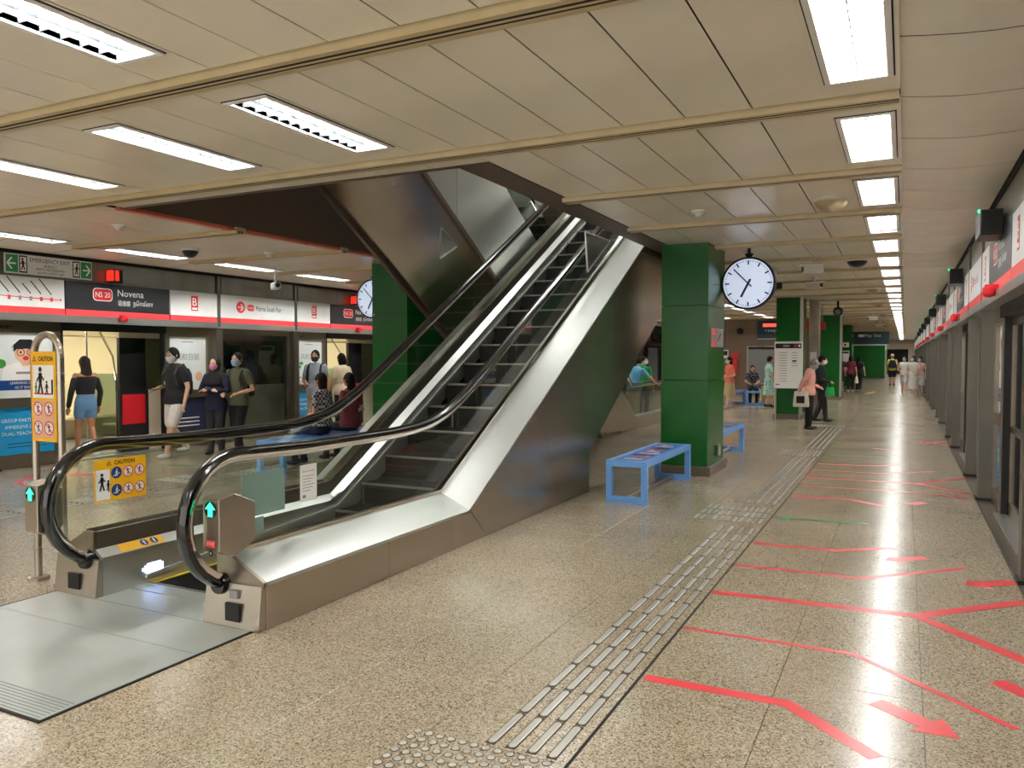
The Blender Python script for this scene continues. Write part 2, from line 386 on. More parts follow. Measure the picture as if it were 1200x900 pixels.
# ---- light fittings
def fitting(kind):
    w2, l2 = .14, .60; bw2 = PER / 2 - bw; pw = .2
    root = thing('ceiling_light', None, 'ceiling light', (0, 0, 0))
    f = MB()
    f.box(-pw, -w2, -bw2, bw2, 0, .02).box(w2, pw, -bw2, bw2, 0, .02).box(-w2, w2, -bw2, -l2, 0, .02).box(-w2, w2, l2, bw2, 0, .02)
    f.build('trim_panel', 'ceil', root, world=False)
    t = MB(); e = .022
    t.box(-w2 - .03, -w2, -l2 - .03, l2 + .03, -.012, .03).box(w2, w2 + .03, -l2 - .03, l2 + .03, -.012, .03).box(-w2, w2, -l2 - .03, -l2, -.012, .03).box(-w2, w2, l2, l2 + .03, -.012, .03)
    t.build('frame', 'white_metal' if kind == 'r' else 'louvre', root, world=False)
    tz, lz = (.034, .014) if kind == 'r' else (.06, .035)
    h = MB(); h.box(-w2 - .01, -w2, -l2, l2, .02, .13).box(w2, w2 + .01, -l2, l2, .02, .13).box(-w2, w2, -l2 - .01, -l2, .02, .13).box(-w2, w2, l2, l2 + .01, .02, .13).box(-w2, w2, -l2, l2, .13, .14)
    h.build('housing', 'reflector_r' if kind == 'r' else 'reflector', root, world=False)
    q = MB(); a_, b_ = w2 + .03, l2 + .03
    q.box(-a_ - .008, -a_, -b_ - .008, b_ + .008, -.004, .02).box(a_, a_ + .008, -b_ - .008, b_ + .008, -.004, .02).box(-a_, a_, -b_ - .008, -b_, -.004, .02).box(-a_, a_, b_, b_ + .008, -.004, .02)
    q.build('shadow_gap', 'dark_gap', root, world=False)
    xs = (-.06, .06) if kind == 'r' else (0,)
    for x in xs: MB().tube([(x, -l2 + .03, tz), (x, l2 - .03, tz)], .015 if kind == 'r' else .02, 8).build('tube', 'tube_' + kind, root, world=False)
    n = 12
    bl = MB(); bl.box(-w2 + .002, w2 - .002, -.0015, .0015, 0, lz); me = bl.mesh('louvre'); me.materials.append(MATS['blade'])
    for i in range(1, n): link('louvre', me, root, world=False, loc=(0, -l2 + 2 * l2 * i / n, 0))
    MB().box(-.003, .003, -l2, l2, 0, lz).build('spine', 'blade', root, world=False)
    return root
protos = {k: fitting(k) for k in 'rml'}; used = set()
cnt = {'r': 0, 'm': 0, 'l': 0}
for xc, yc, kd, k in sorted(lights, key=lambda t: t[1]):
    if kd == 'l' and yc > 31: continue
    if kd == 'r' and yc > 79: continue
    o = protos[kd] if kd not in used else copy_tree(protos[kd]); used.add(kd)
    o.location = (xc, yc, HZ)
    vis = in_view(xc, yc, HZ, 0)
    if kd == 'r':
        if yc > 3.5: o['label'] = '%s recessed louvred light from the camera in the long right-hand row' % ORD[cnt['r']]; cnt['r'] += 1
        else: o['label'] = 'recessed louvred light of the right-hand row behind the camera'
        o['group'] = 'lights in the right-hand row'
    elif kd == 'l':
        if yc > 5.5: o['label'] = '%s narrow louvred light along the left platform screen' % ORD[cnt['l']]; cnt['l'] += 1
        else: o['label'] = 'narrow louvred light of the left row beside or behind the camera'
        o['group'] = 'lights in the left-hand row'
    else:
        o['group'] = 'lights above the escalator landing'
        if k == 0: o['label'] = {-3: 'nearest', -5: 'middle', -6: 'farthest left'}[round(xc + .01) if xc > -6 else -6] + ' of three zigzag louvred lights between the two front battens'
        elif k > 0: o['label'] = '%s louvred light in the %s row beyond the escalator opening' % (ORD[k - 7], 'right' if xc > -5 else 'left'); o['group'] = 'lights beyond the escalator opening'
        elif k == -1: o['label'] = 'big louvred light at the top left corner of the photo'
        else: o['label'] = 'louvred light of the crosswise row behind the camera'
# ---- platform screens
def psd(side):
    s = 1 if side == 'right' else -1; face = XR if s > 0 else XLf
    P = 5.55 if s > 0 else 6.03
    y_p1 = 10.06 if s > 0 else 10.36          # near edge of the first pillar of the fixed pane
    wf = 1.94 if s > 0 else 2.02              # first pillar front to second pillar front
    D = lambda d: face + s * d
    wall = thing('wall_' + side, 'brushed steel platform screen wall with pillars and glass along the %s track' % side, 'wall', (face, 0, 0), kind='structure')
    parts = []
    def part(name, mb, mat, sub=None):
        me = mb.mesh(name); me.materials.append(MATS[mat]); parts.append((name, me, sub))
    pwid = .15
    for y in (0, wf):
        part('pillar', MB().box(D(0), D(.24), y, y + pwid, .02, 2.12), 'steel_psd'); part('pillar_foot', MB().box(D(-.02), D(.24), y - .015, y + pwid + .015, 0, .03), 'black')
        part('mullion', MB().box(D(-.004), D(.04), y + .04, y + .1, 2.13, 3.04), 'steel_psd')
    pw_ = (P - wf - pwid - 1.86) / 2          # width of a poster bay
    dy0 = wf + pwid + pw_                     # door from dy0 to dy0+1.86
    part('header_panel', MB().box(D(.02), D(.32), pwid, wf, 2.73, 3.04), 'steel_psd'); part('header_panel', MB().box(D(.02), D(.32), wf + pwid, P, 2.73, 3.04), 'steel_psd')
    part('header_box', MB().box(D(.03), D(.4), 0, P, 2.13, 2.74), 'steel_dark'); part('lip', MB().box(D(-.03), D(.2), 0, P, 2.10, 2.128), 'steel_light')
    part('lower_strip', MB().box(D(-.002), D(.03), 0, P, 2.128, 2.205), 'steel_light')
    part('gap_strip', MB().box(D(0), D(.05), 0, P, 3.04, 3.17), 'dark_gap')
    fr = MB()                                 # fixed pane frame
    y0, y1 = pwid, wf
    fr.box(D(.12), D(.2), y0, y0 + .06, 0, 2.1).box(D(.12), D(.2), y1 - .06, y1, 0, 2.1).box(D(.12), D(.2), y0, y1, 2.0, 2.1).box(D(.12), D(.2), y0, y1, 0, .12)
    part('fixed_frame', fr, 'steel_dark'); part('glass_pane', MB().box(D(.15), D(.165), y0 + .06, y1 - .06, .12, 2.0), 'glass_dark')
    for (ya, yb) in ((wf + pwid, dy0), (dy0 + 1.86, P)):
        f = MB(); e = .09
        f.box(D(.13), D(.21), ya, ya + e, 0, 2.1).box(D(.13), D(.21), yb - e, yb, 0, 2.1).box(D(.13), D(.21), ya + e, yb - e, 1.93, 2.1).box(D(.13), D(.21), ya + e, yb - e, .87, 1.0).box(D(.13), D(.21), ya + e, yb - e, 0, .17)
        part('bay_frame', f, 'steel_dark'); part('back_panel', MB().box(D(.175), D(.2), ya + e, yb - e, .17, 1.93), 'steel_dark')
    f = MB(); f.box(D(.14), D(.2), dy0, dy0 + .05, 0, 2.0).box(D(.14), D(.2), dy0 + 1.81, dy0 + 1.86, 0, 2.0); part('door_jamb', f, 'black'); part('door_head', MB().box(D(.1), D(.22), dy0, dy0 + 1.86, 1.98, 2.1), 'black')
    part('sill', MB().box(D(.08), D(.3), dy0, dy0 + 1.86, -.01, .012), 'steel_light')
    kk = range(-1, 12) if s > 0 else range(-2, 9)
    nd = 0
    for k in kk:
        yo = y_p1 + P * k
        for name, me, sub in parts: link(name, me, wall, loc=(0, yo, 0))
        if s > 0 and yo + dy0 > 3:            # closed sliding doors on the right
            nd += 1
            door = thing('door_%d' % nd, '%s pair of closed glass sliding doors along the right platform screen' % ORD[nd - 1], 'door', (D(.22), yo + dy0, 0), kind='structure')
            for a, b in ((.05, .93), (.93, 1.81)):
                m = MB(); y0, y1 = yo + dy0 + a, yo + dy0 + b
                m.box(D(.2), D(.25), y0, y0 + .06, .012, 1.98).box(D(.2), D(.25), y1 - .06, y1, .012, 1.98).box(D(.2), D(.25), y0, y1, 1.9, 1.98).box(D(.2), D(.25), y0, y1, .012, .14).box(D(.2), D(.25), y0, y1, .84, .9)
                lf = m.build('leaf_frame', 'steel_dark', door)
                bx('leaf_glass', 'glass_dark', lf, D(.22), D(.23), y0 + .06, y1 - .06, .14, 1.9)
    return dict(face=face, s=s, P=P, y1=y_p1, wf=wf, pw=pwid, dy0=dy0, D=D, kk=kk)
PR = psd('right'); PL = psd('left')
# ---- tunnel and far walls
tag(MB().box(.9, 3.1, -3, 84, 3.2, 3.3).build('ceiling_tunnel_right', 'tunnel'), 'dark tunnel roof behind the right screen', 'ceiling', kind='structure')
tag(MB().box(-16.2, -11.3, -3, 84, 3.2, 3.3).build('ceiling_tunnel_left', 'tunnel'), 'dark tunnel roof above the train', 'ceiling', kind='structure')
tag(MB().box(2.9, 3.1, -3, 84, -1.2, 3.2).build('wall_tunnel_right', 'tunnel'), 'dark tunnel wall behind the right screen doors', 'wall', kind='structure')
tag(MB().box(.95, 3.0, -3, 84, -1.3, -1.2).build('trackbed_right', 'tunnel'), 'dark track bed beyond the right screen doors', 'track', kind='structure')
tag(MB().box(-16.2, -16, -3, 84, -1.2, 3.2).build('wall_tunnel_left', 'tunnel'), 'dark tunnel wall behind the train', 'wall', kind='structure')
wf_ = thing('wall_far', 'far end wall of the platform with a dark passage', 'wall', (-1, 80, 0), kind='structure')
bx('wall_panel', 'far_beige', wf_, -11.3, .9, 80, 80.2, 2.2, 3.1); bx('wall_panel', 'far_beige', wf_, -11.3, -1.6, 80, 80.2, 0, 2.2); bx('wall_panel', 'far_beige', wf_, .3, .9, 80, 80.2, 0, 2.2); bx('passage', 'tunnel', wf_, -1.6, .3, 80.3, 80.5, 0, 2.3)
wc = thing('wall_centre', 'brown clad room wall closing off the middle of the platform', 'wall', (-5.5, 33, 0), kind='structure')
for i in range(4): bx('wall_panel', 'brown_wall', wc, -7.6 + 1.05 * i + .004, -7.6 + 1.05 * (i + 1) - .004, 33, 33.06, 0, HZ)
bx('wall_core', 'dark_gap', wc, -7.6, -3.4, 33.05, 56, 0, HZ); bx('skirting', 'granite_dark', wc, -7.6, -3.4, 32.97, 33, 0, .12)
for i in range(10): bx('side_panel', 'brown_wall', wc, -3.4, -3.36, 33.06 + 2.2 * i + .004, 33.06 + 2.2 * (i + 1) - .004, 0, HZ)
# ---- upper concourse seen through the escalator opening
up = thing('ceiling_upper', 'upper concourse floor and ceiling seen through the escalator opening', 'ceiling', (-5, 14, 4.7), kind='structure')
bx('slab_edge', 'ceil_brown', up, -9, OX0, -1, 26, 4.7, 5.0); bx('slab_edge', 'ceil_brown', up, OX1, -1, -1, 26, 4.7, 5.0)
bx('slab_edge', 'concrete', up, OX0, OX1, 13.9, 26, 4.5, 4.95); bx('slab_edge', 'concrete', up, OX0, OX1, -1, 4.6, 4.5, 4.95)
bx('upper_ceiling', 'white_metal', up, -9, -1, -1, 26, 7.6, 7.7); bx('upper_wall', 'far_beige', up, -9.1, -9, -1, 26, 5.0, 7.6); bx('upper_wall', 'far_beige', up, -1, -.9, -1, 26, 5.0, 7.6); bx('upper_wall', 'far_beige', up, -9, -1, 26, 26.1, 4.5, 7.6)
for y in (3, 7, 11, 15, 19): bx('lamp', 'upper_light', up, -6.8, -3.4, y, y + .5, 7.55, 7.6)
# ---- train at the left platform
tr = thing('train', 'metro train with cream interior standing behind the left screen doors', 'train', (-13, 10, 0))
tx = -11.66
ops = [(7.45, 8.75), (13.45, 14.75), (19.5, 20.8), (1.4, 2.7)]
edges = sorted(ops); ys = -3
for a, b in edges + [(27, 27)]:
    if a > ys:
        bx('side_panel', 'train_beige', tr, tx - .06, tx, ys + .55, a - .55, -.3, 1.02); bx('door_pocket', 'black_matte', tr, tx - .06, tx, ys, ys + .55, -.3, 1.02); bx('door_pocket', 'black_matte', tr, tx - .06, tx, a - .55, a, -.3, 1.02); bx('window', 'glass_train', tr, tx - .04, tx - .02, ys + .5, a - .5, 1.02, 1.9)
        bx('roof_panel', 'train_beige', tr, tx - .06, tx, ys, a, 1.9, 2.5)
        for q0, q1 in ((ys, ys + .5), (a - .5, a)):
            bx('window_pillar', 'black', tr, tx - .06, tx + .004, q0, q1, 1.02, 1.9)
            if q1 - q0 > .3: bx('red_panel', 'train_red', tr, tx, tx + .008, q0 + .04, q1 - .02, .45, .95)
    if b > a:
        bx('door_head', 'black', tr, tx - .06, tx, a, b, 2.0, 2.5)
    ys = b
bx('train_floor', 'grey', tr, -14.6, tx, -3, 27, -.06, -.005); bx('far_side', 'cream', tr, -14.5, -14.44, -3, 27, 0, 2.2); bx('train_ceiling', 'cream', tr, -14.6, tx - .06, -3, 27, 2.16, 2.2)
for y in (-1, 3.2, 7.2, 9.4, 13.2, 17, 21): bx('light_strip', 'train_light', tr, -13.2, -13.0, y, y + 1.6, 2.13, 2.16)
for a, b in ops[:2]:
    fs = bx('opposite_door', 'cream', tr, -14.44, -14.4, a + .02, (a + b) / 2 - .01, 0, 1.98, bev=.004); bx('door_window', 'screen_blue', fs, -14.4, -14.395, a + .2, (a + b) / 2 - .15, 1.05, 1.75)
    fs = bx('opposite_door', 'cream', tr, -14.44, -14.4, (a + b) / 2 + .01, b - .02, 0, 1.98, bev=.004); bx('door_window', 'screen_blue', fs, -14.4, -14.395, (a + b) / 2 + .15, b - .2, 1.05, 1.75)
    bx('route_display', 'black', tr, -14.39, -14.36, a + .5, b - .5, 2.0, 2.1)
    for yy in (a - .02, b + .02):
        bx('draught_screen', 'glass_green', tr, -12.5, tx - .1, yy - .01, yy + .01, .25, 1.3)
        MB().tube([(tx - .12, yy, 0), (tx - .12, yy, 1.2), (tx - .2, yy, 1.6), (tx - .5, yy, 2.0), (tx - .6, yy, 2.15)], .018, 8).build('grab_pole', 'chrome', tr)
        MB().tube([(-12.52, yy, 0), (-12.52, yy, 2.16)], .018, 8).build('grab_pole', 'chrome', tr)
    for sgn in (1, -1):
        y0 = b + .05 if sgn > 0 else a - 2.05
        bx('bench_seat', 'train_beige', tr, -14.44, -14.0, y0, y0 + 2, .38, .45, bev=.02)
        bx('bench_seat', 'train_beige', tr, tx - .55, tx - .1, y0, y0 + 2, .38, .45, bev=.02)
MB().tube([(-13.1, -3, 1.95), (-13.1, 27, 1.95)], .016, 8).build('ceiling_rail', 'chrome', tr)
for i in range(14):
    y = 12.9 + i * .16
    st = bx('strap', 'white', tr, -13.12, -13.09, y - .012, y + .012, 1.78, 1.95)
    MB().rings([[(-13.1 + .0 + .008 * math.cos(b), y + (.05 + .008 * math.sin(b)) * math.cos(a), 1.735 + (.05 + .008 * math.sin(b)) * math.sin(a)) for b in [q * math.pi / 3 for q in range(6)]] for a in [q * math.pi / 6 for q in range(12)]], closed=True).build('strap_ring', 'yellow', st)
bx('far_poster', 'screen_blue', tr, -14.39, -14.37, 7.0, 7.35, 1.6, 1.9)
# ================================================================ escalator going up
SL = .5765; YB = 5.79; YT = 13.9
def base(y): return 0 if y < YB else SL * (y - YB)
def soft(t, s): return s * math.log1p(math.exp(t / s)) if t / s < 30 else t
def hz(y): return 1.0 + SL * soft(y - 5.86, .22)          # handrail centre line
esc = thing('escalator', 'long steel and glass escalator rising from the near landing', 'escalator', (-4.23, 3.34, 0))
def strip(pts, y_list, off=base):
    """closed (x,z) section carried along y, z lifted by off(y)"""
    return MB().rings([[(x, y, z + off(y)) for x, z in pts] for y in y_list])
def arange(a, b, d):
    n = max(1, round((b - a) / d)); return [a + (b - a) * i / n for i in range(n + 1)]
YS = [3.4, YB, YT]
for gx, sgn in ((-3.62, 1), (-4.85, -1)):       # sgn: outward direction
    X_ = lambda d: gx + sgn * d
    outer = .32 if sgn > 0 else .30
    inner = -.12
    strip([(X_(.03), .42), (X_(outer), .283), (X_(outer), .262), (X_(.03), .38)], YS).build('outer_deck', 'steel_light', esc)
    strip([(X_(.012), .40), (X_(.04), .44), (X_(.03), .30)], YS).build('glass_clamp', 'chrome', esc)
    strip([(X_(-.015), .28), (X_(-.015), .425), (X_(-.05), .425), (X_(-.05), .28)], YS).build('glass_holder', 'holder', esc)
    strip([(X_(-.05), .31), (X_(inner), .262), (X_(inner), .235), (X_(-.05), .28)], YS).build('inner_deck', 'steel_light', esc)
    strip([(X_(inner), .24), (X_(inner + .02), .24), (X_(inner + .02), -.02), (X_(inner), -.02)], [3.4, YB - .15, YB + .2, YT], lambda y: max(0, SL * (y - YB))).build('skirt', 'steel_light', esc)
    strip([(X_(inner - .004), .045), (X_(inner - .022), .045), (X_(inner - .022), .02), (X_(inner - .004), .02)], [3.72, YB, YT], lambda y: SL * soft(y - 5.75, .3) + .03).build('brush', 'chrome' if sgn > 0 else 'silver', esc)
    # newel box at the foot
    nb = MB(); xo, xi = X_(outer), X_(inner)
    nb.rings([[(xi, 3.34, 0), (xo, 3.34, 0), (xo, 3.398, 0), (xi, 3.398, 0)], [(xi, 3.37, .25), (xo, 3.37, .262), (xo, 3.398, .262), (xi, 3.398, .25)]])
    nw = nb.build('newel_base', 'steel', esc)
    cap = MB().prism([(X_(-.05), .25), (X_(outer), .25), (X_(outer), .283), (X_(.03), .43), (X_(-.05), .43)], 'y', 3.385, 3.41); cap.build('end_cap', 'steel_dark', esc)
    cx = (xo + xi) / 2 + (.02 if sgn > 0 else 0)
    bx('sensor_window', 'black', nw, cx - .055, cx + .055, 3.333, 3.35, .045, .15)
    if sgn > 0: bx('rating_plate', 'grey', nw, cx - .03, cx + .03, 3.345, 3.365, .175, .225)
    MB().tube([(gx, 3.335, .245), (gx, 3.37, .245), (gx, 3.42, .24)], [.055, .066, .07], 14).build('handrail_inlet', 'rubber', nw, smooth=True)
    # handrail
    path = []
    yc, zc, r = 3.5, .62, .40
    for i in range(15):
        a = R(-97 - (180 - 7) * i / 14); path.append((gx, yc + r * math.cos(a), zc + r * math.sin(a)))
    path = [(gx, 3.5, .235), (gx, 3.42, .225)] + path[1:]
    z_end = path[-1][2]
    for y in arange(3.62, YT, .12): path.append((gx, y, hz(y) + (z_end - hz(3.5)) * max(0, 1 - (y - 3.5) / .6)))
    def ribbon(path, prof):
        pts = [Vector(p) for p in path]; rings = []
        for i, p in enumerate(pts):
            t = (pts[min(i + 1, len(pts) - 1)] - pts[max(0, i - 1)]).normalized(); nrm = Vector((1, 0, 0)).cross(t)
            rings.append([p + Vector((u, 0, 0)) + nrm * v for u, v in prof])
        return MB().rings(rings)
    ribbon(path, [(.042, -.012), (.045, .004), (.036, .02), (.015, .027), (-.015, .027), (-.036, .02), (-.045, .004), (-.042, -.012), (-.028, -.018), (.028, -.018)]).build('handrail', 'rubber', esc, smooth=True)
    ribbon(path, [(.026, -.018), (.03, -.022), (.022, -.05), (.01, -.062), (-.01, -.062), (-.022, -.05), (-.03, -.022), (-.026, -.018)]).build('handrail_guide', 'chrome', esc, smooth=True)
    # glass balustrade panels
    def top(y):
        if y < 3.5: return zc + math.sqrt(max(0, (r - .055) ** 2 - (y - yc) ** 2))
        return min(hz(y) - .055, 1.7 + hz(y))
    def bot(y):
        if y < 3.4: return zc - math.sqrt(max(0, (r - .055) ** 2 - (y - yc) ** 2))
        return .41 + base(y)
    seams = [3.158, 4.75, 6.05] + [6.05 + 1.3 * i for i in range(1, 6)] + [YT]
    seams = [q for q in seams if q <= YT]
    for a, b in zip(seams[:-1], seams[1:]):
        yy = arange(a + .003, b - .003, .07)
        if b > YB > a and YB not in yy: yy = sorted(yy + [YB])
        poly = [(y, bot(y)) for y in yy] + [(y, top(y)) for y in reversed(yy)]
        n = len(yy); mb = MB(); vs = [(gx + dx, y, z) for dx in (-.005, .005) for y, z in poly]; N = len(poly); fs = []
        for i in range(n - 1):
            q = (i, i + 1, N - 2 - i, N - 1 - i); fs.append(q); fs.append(tuple(k + N for k in reversed(q)))
        for i in range(N): fs.append((i, (i + 1) % N, (i + 1) % N + N, i + N))
        mb.add(vs, fs); mb.build('glass_panel', 'glass', esc)
# side cladding panels (right, then left)
def lower(y): return 0 if y <= 8.64 else .475 + .5865 * (y - 8.651)
for x0, x1 in ((-3.32, -3.30), (-5.15, -5.13)):
    tops = lambda y: .262 + base(y)
    cuts = [((3.40, 3.40), (4.62, 4.62)), ((4.62, 4.62), (5.52, 5.52)), ((5.52, 5.52), (YB + .02, 6.1))]
    for (ta, ba), (tb, bb) in cuts:
        MB().prism([(ba + .002, 0), (bb - .002, 0), (tb - .002, tops(tb)), (ta + .002, tops(ta))], 'x', x0, x1).build('side_panel', 'steel_clad', esc)
    MB().prism([(6.102, 0), (7.76, 0), (7.22, tops(7.22)), (YB + .026, tops(YB + .026))], 'x', x0, x1).build('side_panel', 'steel_clad', esc)
    MB().prism([(7.764, 0), (8.64, 0), (8.64, .475), (9.42, lower(9.42)), (8.82, tops(8.82)), (7.224, tops(7.224))], 'x', x0, x1).build('side_panel', 'steel_clad', esc)
    yt, yb_ = 8.824, 9.424
    for d in (1.75, 1.75, 1.75):
        MB().prism([(yb_, lower(yb_)), (yb_ + d - .004, lower(yb_ + d - .004)), (yt + d - .004, tops(yt + d - .004)), (yt, tops(yt))], 'x', x0, x1).build('side_panel', 'steel_clad', esc); yt += d; yb_ += d
MB().prism([(8.60, 0), (8.64, 0), (8.64, .475), (8.60, .475)], 'x', -5.13, -3.32).build('end_panel', 'steel_dark', esc)
MB().rings([[(-5.13, y, lower(y) - .0), (-3.32, y, lower(y)), (-3.32, y, lower(y) + .03), (-5.13, y, lower(y) + .03)] for y in (8.66, 14.6)]).build('underside', 'steel_dark', esc)
# floor plates, comb, steps
for i, (x0, x1, y0, y1) in enumerate(((-5.12, -3.36, 2.1, 2.95), (-5.12, -3.36, 2.955, 3.335), (-4.725, -3.745, 3.34, 3.6))):
    fp = bx('floor_plate', 'plate', esc, x0, x1, y0, y1, 0, .006)
    if i == 0:
        for j in range(8): bx('groove', 'grey', fp, x0 + .02, x1 - .02, 2.115 + j * .022, 2.121 + j * .022, .006, .0075)
fr_ = MB().box(-5.135, -5.12, 2.09, 3.34, 0, .007).box(-3.36, -3.345, 2.09, 3.34, 0, .007).box(-5.135, -3.345, 2.085, 2.1, 0, .007); fr_.build('plate_frame', 'black_matte', esc)
bx('comb_plate', 'plate', esc, -4.725, -3.745, 3.605, 3.74, -.01, .01); 
for j in range(24): bx('comb_tooth', 'lit_step_edge', esc, -4.715 + j * .0405, -4.695 + j * .0405, 3.74, 3.79, -.01, .005)
bx('well', 'black_matte', esc, -4.73, -3.74, 3.6, 6, -.009, -.006)
tread = MB().box(-.485, .485, 0, .396, -.03, 0); 
rs = []
for q in range(33): tread.box(-.48 + q * .0298, -.466 + q * .0298, .012, .39, 0, .006)
tread.box(-.485, .485, 0, .012, -.24, 0)
tme = tread.mesh('step'); tme.materials.append(MATS['step'])
eme = MB().box(-.485, .485, -.004, .016, -.012, .008).mesh('lit_step_edge'); eme.materials.append(MATS['lit_step_edge'])  # pale strip painting in the light that each tread edge catches
yme = MB().box(-.485, -.45, .0, .392, .0, .0085).box(.45, .485, .0, .392, .0, .0085).box(-.45, .45, .35, .392, 0, .0085).mesh('yellow_line'); yme.materials.append(MATS['yellow_line'])
y = 3.76; i = 0
while y < YT - .3:
    z = SL * soft(y + .2 - 5.75, .22)
    if y < 5.1: z = 0
    st = link('step', tme, esc, loc=(-4.235, y, z))
    link('lit_step_edge', eme, st, loc=(-4.235, y, z))
    if i < 4: link('yellow_line', yme, st, loc=(-4.235, y, z))
    y += .4; i += 1
# direction light boxes on the newels, LED arrow in the skirt
def arrow_box(x0, x1, y0, y1, z0, z1, face):
    hb = MB(); c = .07
    hb.prism([(y0, z0 + .05), (y0 + .12, z0), (y1, z0 + c), (y1, z1 - c), (y0 + .12, z1), (y0, z1 - .02)], 'x', x0, x1)
    b = hb.build('direction_light', 'steel', esc, bev=.004)
    return b
b = arrow_box(-3.60, -3.47, 3.22, 3.5, .43, .80, 0)
def arrow_sign(b, xc, y, z, r=.045):
    d = Decal((xc, y, z), (1, 0, 0), (0, 0, 1), b, .002)
    d.disc(0, 0, r * 1.08, 'ink', 1); d.poly([(0, r), (r * .9, .05 * r), (r * .4, .05 * r), (r * .4, -r * .9), (-r * .4, -r * .9), (-r * .4, .05 * r), (-r * .9, .05 * r)], 'green_led', 2)
    return d
d = arrow_sign(b, -3.535, 3.219, .72); d.rect(-.035, .035, -.215, -.175, 'stripe', 1); d.text('STOP', 0, -.195, .018, 'white', 2, wmax=.06); d.disc(0, -.25, .017, 'ink', 1); d.disc(0, -.25, .009, 'silver', 2); d.done('indicator')
b = arrow_box(-5.02, -4.89, 3.07, 3.24, .43, .80, 0); d = arrow_sign(b, -4.955, 3.069, .72); d.done('indicator')
led = MB()
for r_ in range(6):
    for c_ in range(9):
        if (r_ in (0, 5) and c_ in (0, 1, 8)) or (r_ in (1, 4) and c_ == 0): continue
        yy = 3.70 + c_ * .02; zz = .07 + r_ * .013
        led.box(-4.7295, -4.726, yy, yy + .011, zz, zz + .008)
lo = led.build('led_arrow', 'white_led', esc); lo['kind'] = 'stuff'
# notices on the glass and deck
def plane_x(name, label, cat, x, y0, y1, z0, z1, mat, u=(0, 1, 0), th=.002):
    o = bx(name, mat, None, x - th, x + th, y0, y1, z0, z1); tag(o, label, cat); return o
def caution_icons(d, grid, r, blue):
    for i, (x, y) in enumerate(grid):
        if i in blue:
            d.disc(x, y, r, 'blue', 2); d.man(x, y, r * 1.3, 'white', 3, .1); d.line(x - r * .6, y - r * .5, x + r * .6, y - r * .1, r * .14, 'white', 3)
        else:
            d.disc(x, y, r, 'white', 2); d.man(x, y, r * 1.3, 'ink', 3, .15 * (-1) ** i, .15); d.ring(x, y, r, r * .16, 'red', 4); d.line(x - r * .6, y + r * .6, x + r * .6, y - r * .6, r * .14, 'red', 4)
def warning_tri(d, x, y, s_):
    d.poly([(x - s_, y - s_ * .8), (x + s_, y - s_ * .8), (x, y + s_)], 'ink', 2); d.poly([(x - s_ * .65, y - s_ * .6), (x + s_ * .65, y - s_ * .6), (x, y + s_ * .6)], 'yellow', 3); d.text('!', x, y - s_ * .15, s_ * .8, 'ink', 4)
c1 = thing('caution_sticker', 'yellow caution sticker with six round icons on the left escalator glass', 'sticker', (-4.84, 3.63, .6))
MB().box(-4.844, -4.842, 3.43, 3.83, .61, .895).build('backing', 'yellow', c1)
d = Decal((-4.842, 3.63, .7525), (0, 1, 0), (0, 0, 1), c1, .0008)
warning_tri(d, -.09, .115, .018); d.text('CAUTION', .03, .115, .03, 'ink', 2, wmax=.16, bold=.02)
d.rect(-.19, -.085, -.13, .075, 'white', 1); d.man(-.145, -.01, .12, 'ink', 2); d.man(-.10, -.035, .07, 'ink', 2); d.line(-.095, -.08, -.095, 0, .01, 'ink', 2)
caution_icons(d, [(-.035, .045), (.055, .045), (.145, .045), (-.035, -.075), (.055, -.075), (.145, -.075)], .041, (0, 3)); d.done()
c2 = thing('deck_sticker', 'small yellow sticker with two blue round icons on the left escalator deck', 'sticker', (-4.79, 3.72, .31))
me_ = MB().add([(-4.735, 3.55, .267), (-4.735, 3.90, .267), (-4.795, 3.90, .3095), (-4.795, 3.55, .3095), (-4.735, 3.55, .264), (-4.735, 3.90, .264), (-4.795, 3.90, .3065), (-4.795, 3.55, .3065)], [(0, 1, 2, 3), (7, 6, 5, 4), (0, 4, 5, 1), (1, 5, 6, 2), (2, 6, 7, 3), (3, 7, 4, 0)]); me_.build('backing', 'yellow', c2)
d = Decal((-4.765, 3.725, .2885), (0, 1, 0), (-.06, 0, .0425), c2, .0015)
for xx in (.02, .1): d.disc(xx, 0, .03, 'blue', 1); d.man(xx, 0, .045, 'white', 2)
d.done()
plane_x('frosted_sheet', 'large pale green frosted sheet on the right escalator glass', 'sticker', -3.611, 3.53, 3.90, .60, .87, 'frost')
plane_x('frosted_sheet', 'small pale green frosted strip below the larger sheet on the right escalator glass', 'sticker', -3.611, 3.53, 3.71, .50, .59, 'frost')
nt_ = thing('notice', 'white paper notice taped on the right escalator glass', 'notice', (-3.61, 4.13, .6))
MB().box(-3.613, -3.611, 4.05, 4.215, .615, .865).build('paper', 'white', nt_)
d = Decal((-3.611, 4.132, .74), (0, 1, 0), (0, 0, 1), nt_, .0008)
d.text('Notice to commuters', 0, .08, .012, 'ink', 1, wmax=.12)
for i in range(6): d.rect(-.06, .06 - .02 * (i % 3), .045 - i * .02, .049 - i * .02, 'grey', 1)
d.rect(-.06, -.03, -.1, -.08, 'grey', 1); d.done()
def tri_guard(label, x, pts, th=.006):
    t = thing('safety_guard', label, 'guard', (x, pts[0][0], pts[2][1]))
    MB().prism(pts, 'x', x - th / 2, x + th / 2).build('acrylic_sheet', 'acrylic', t)
    for a, b in zip(pts, pts[1:] + pts[:1]): MB().tube([(x, *a), (x, *b)], .012, 6).build('edge_rail', 'steel_light', t)
tri_guard('triangular clear safety guard hanging over the right escalator handrail', -3.5, [(9.0, 3.11), (9.9, 3.11), (9.08, 2.63)])
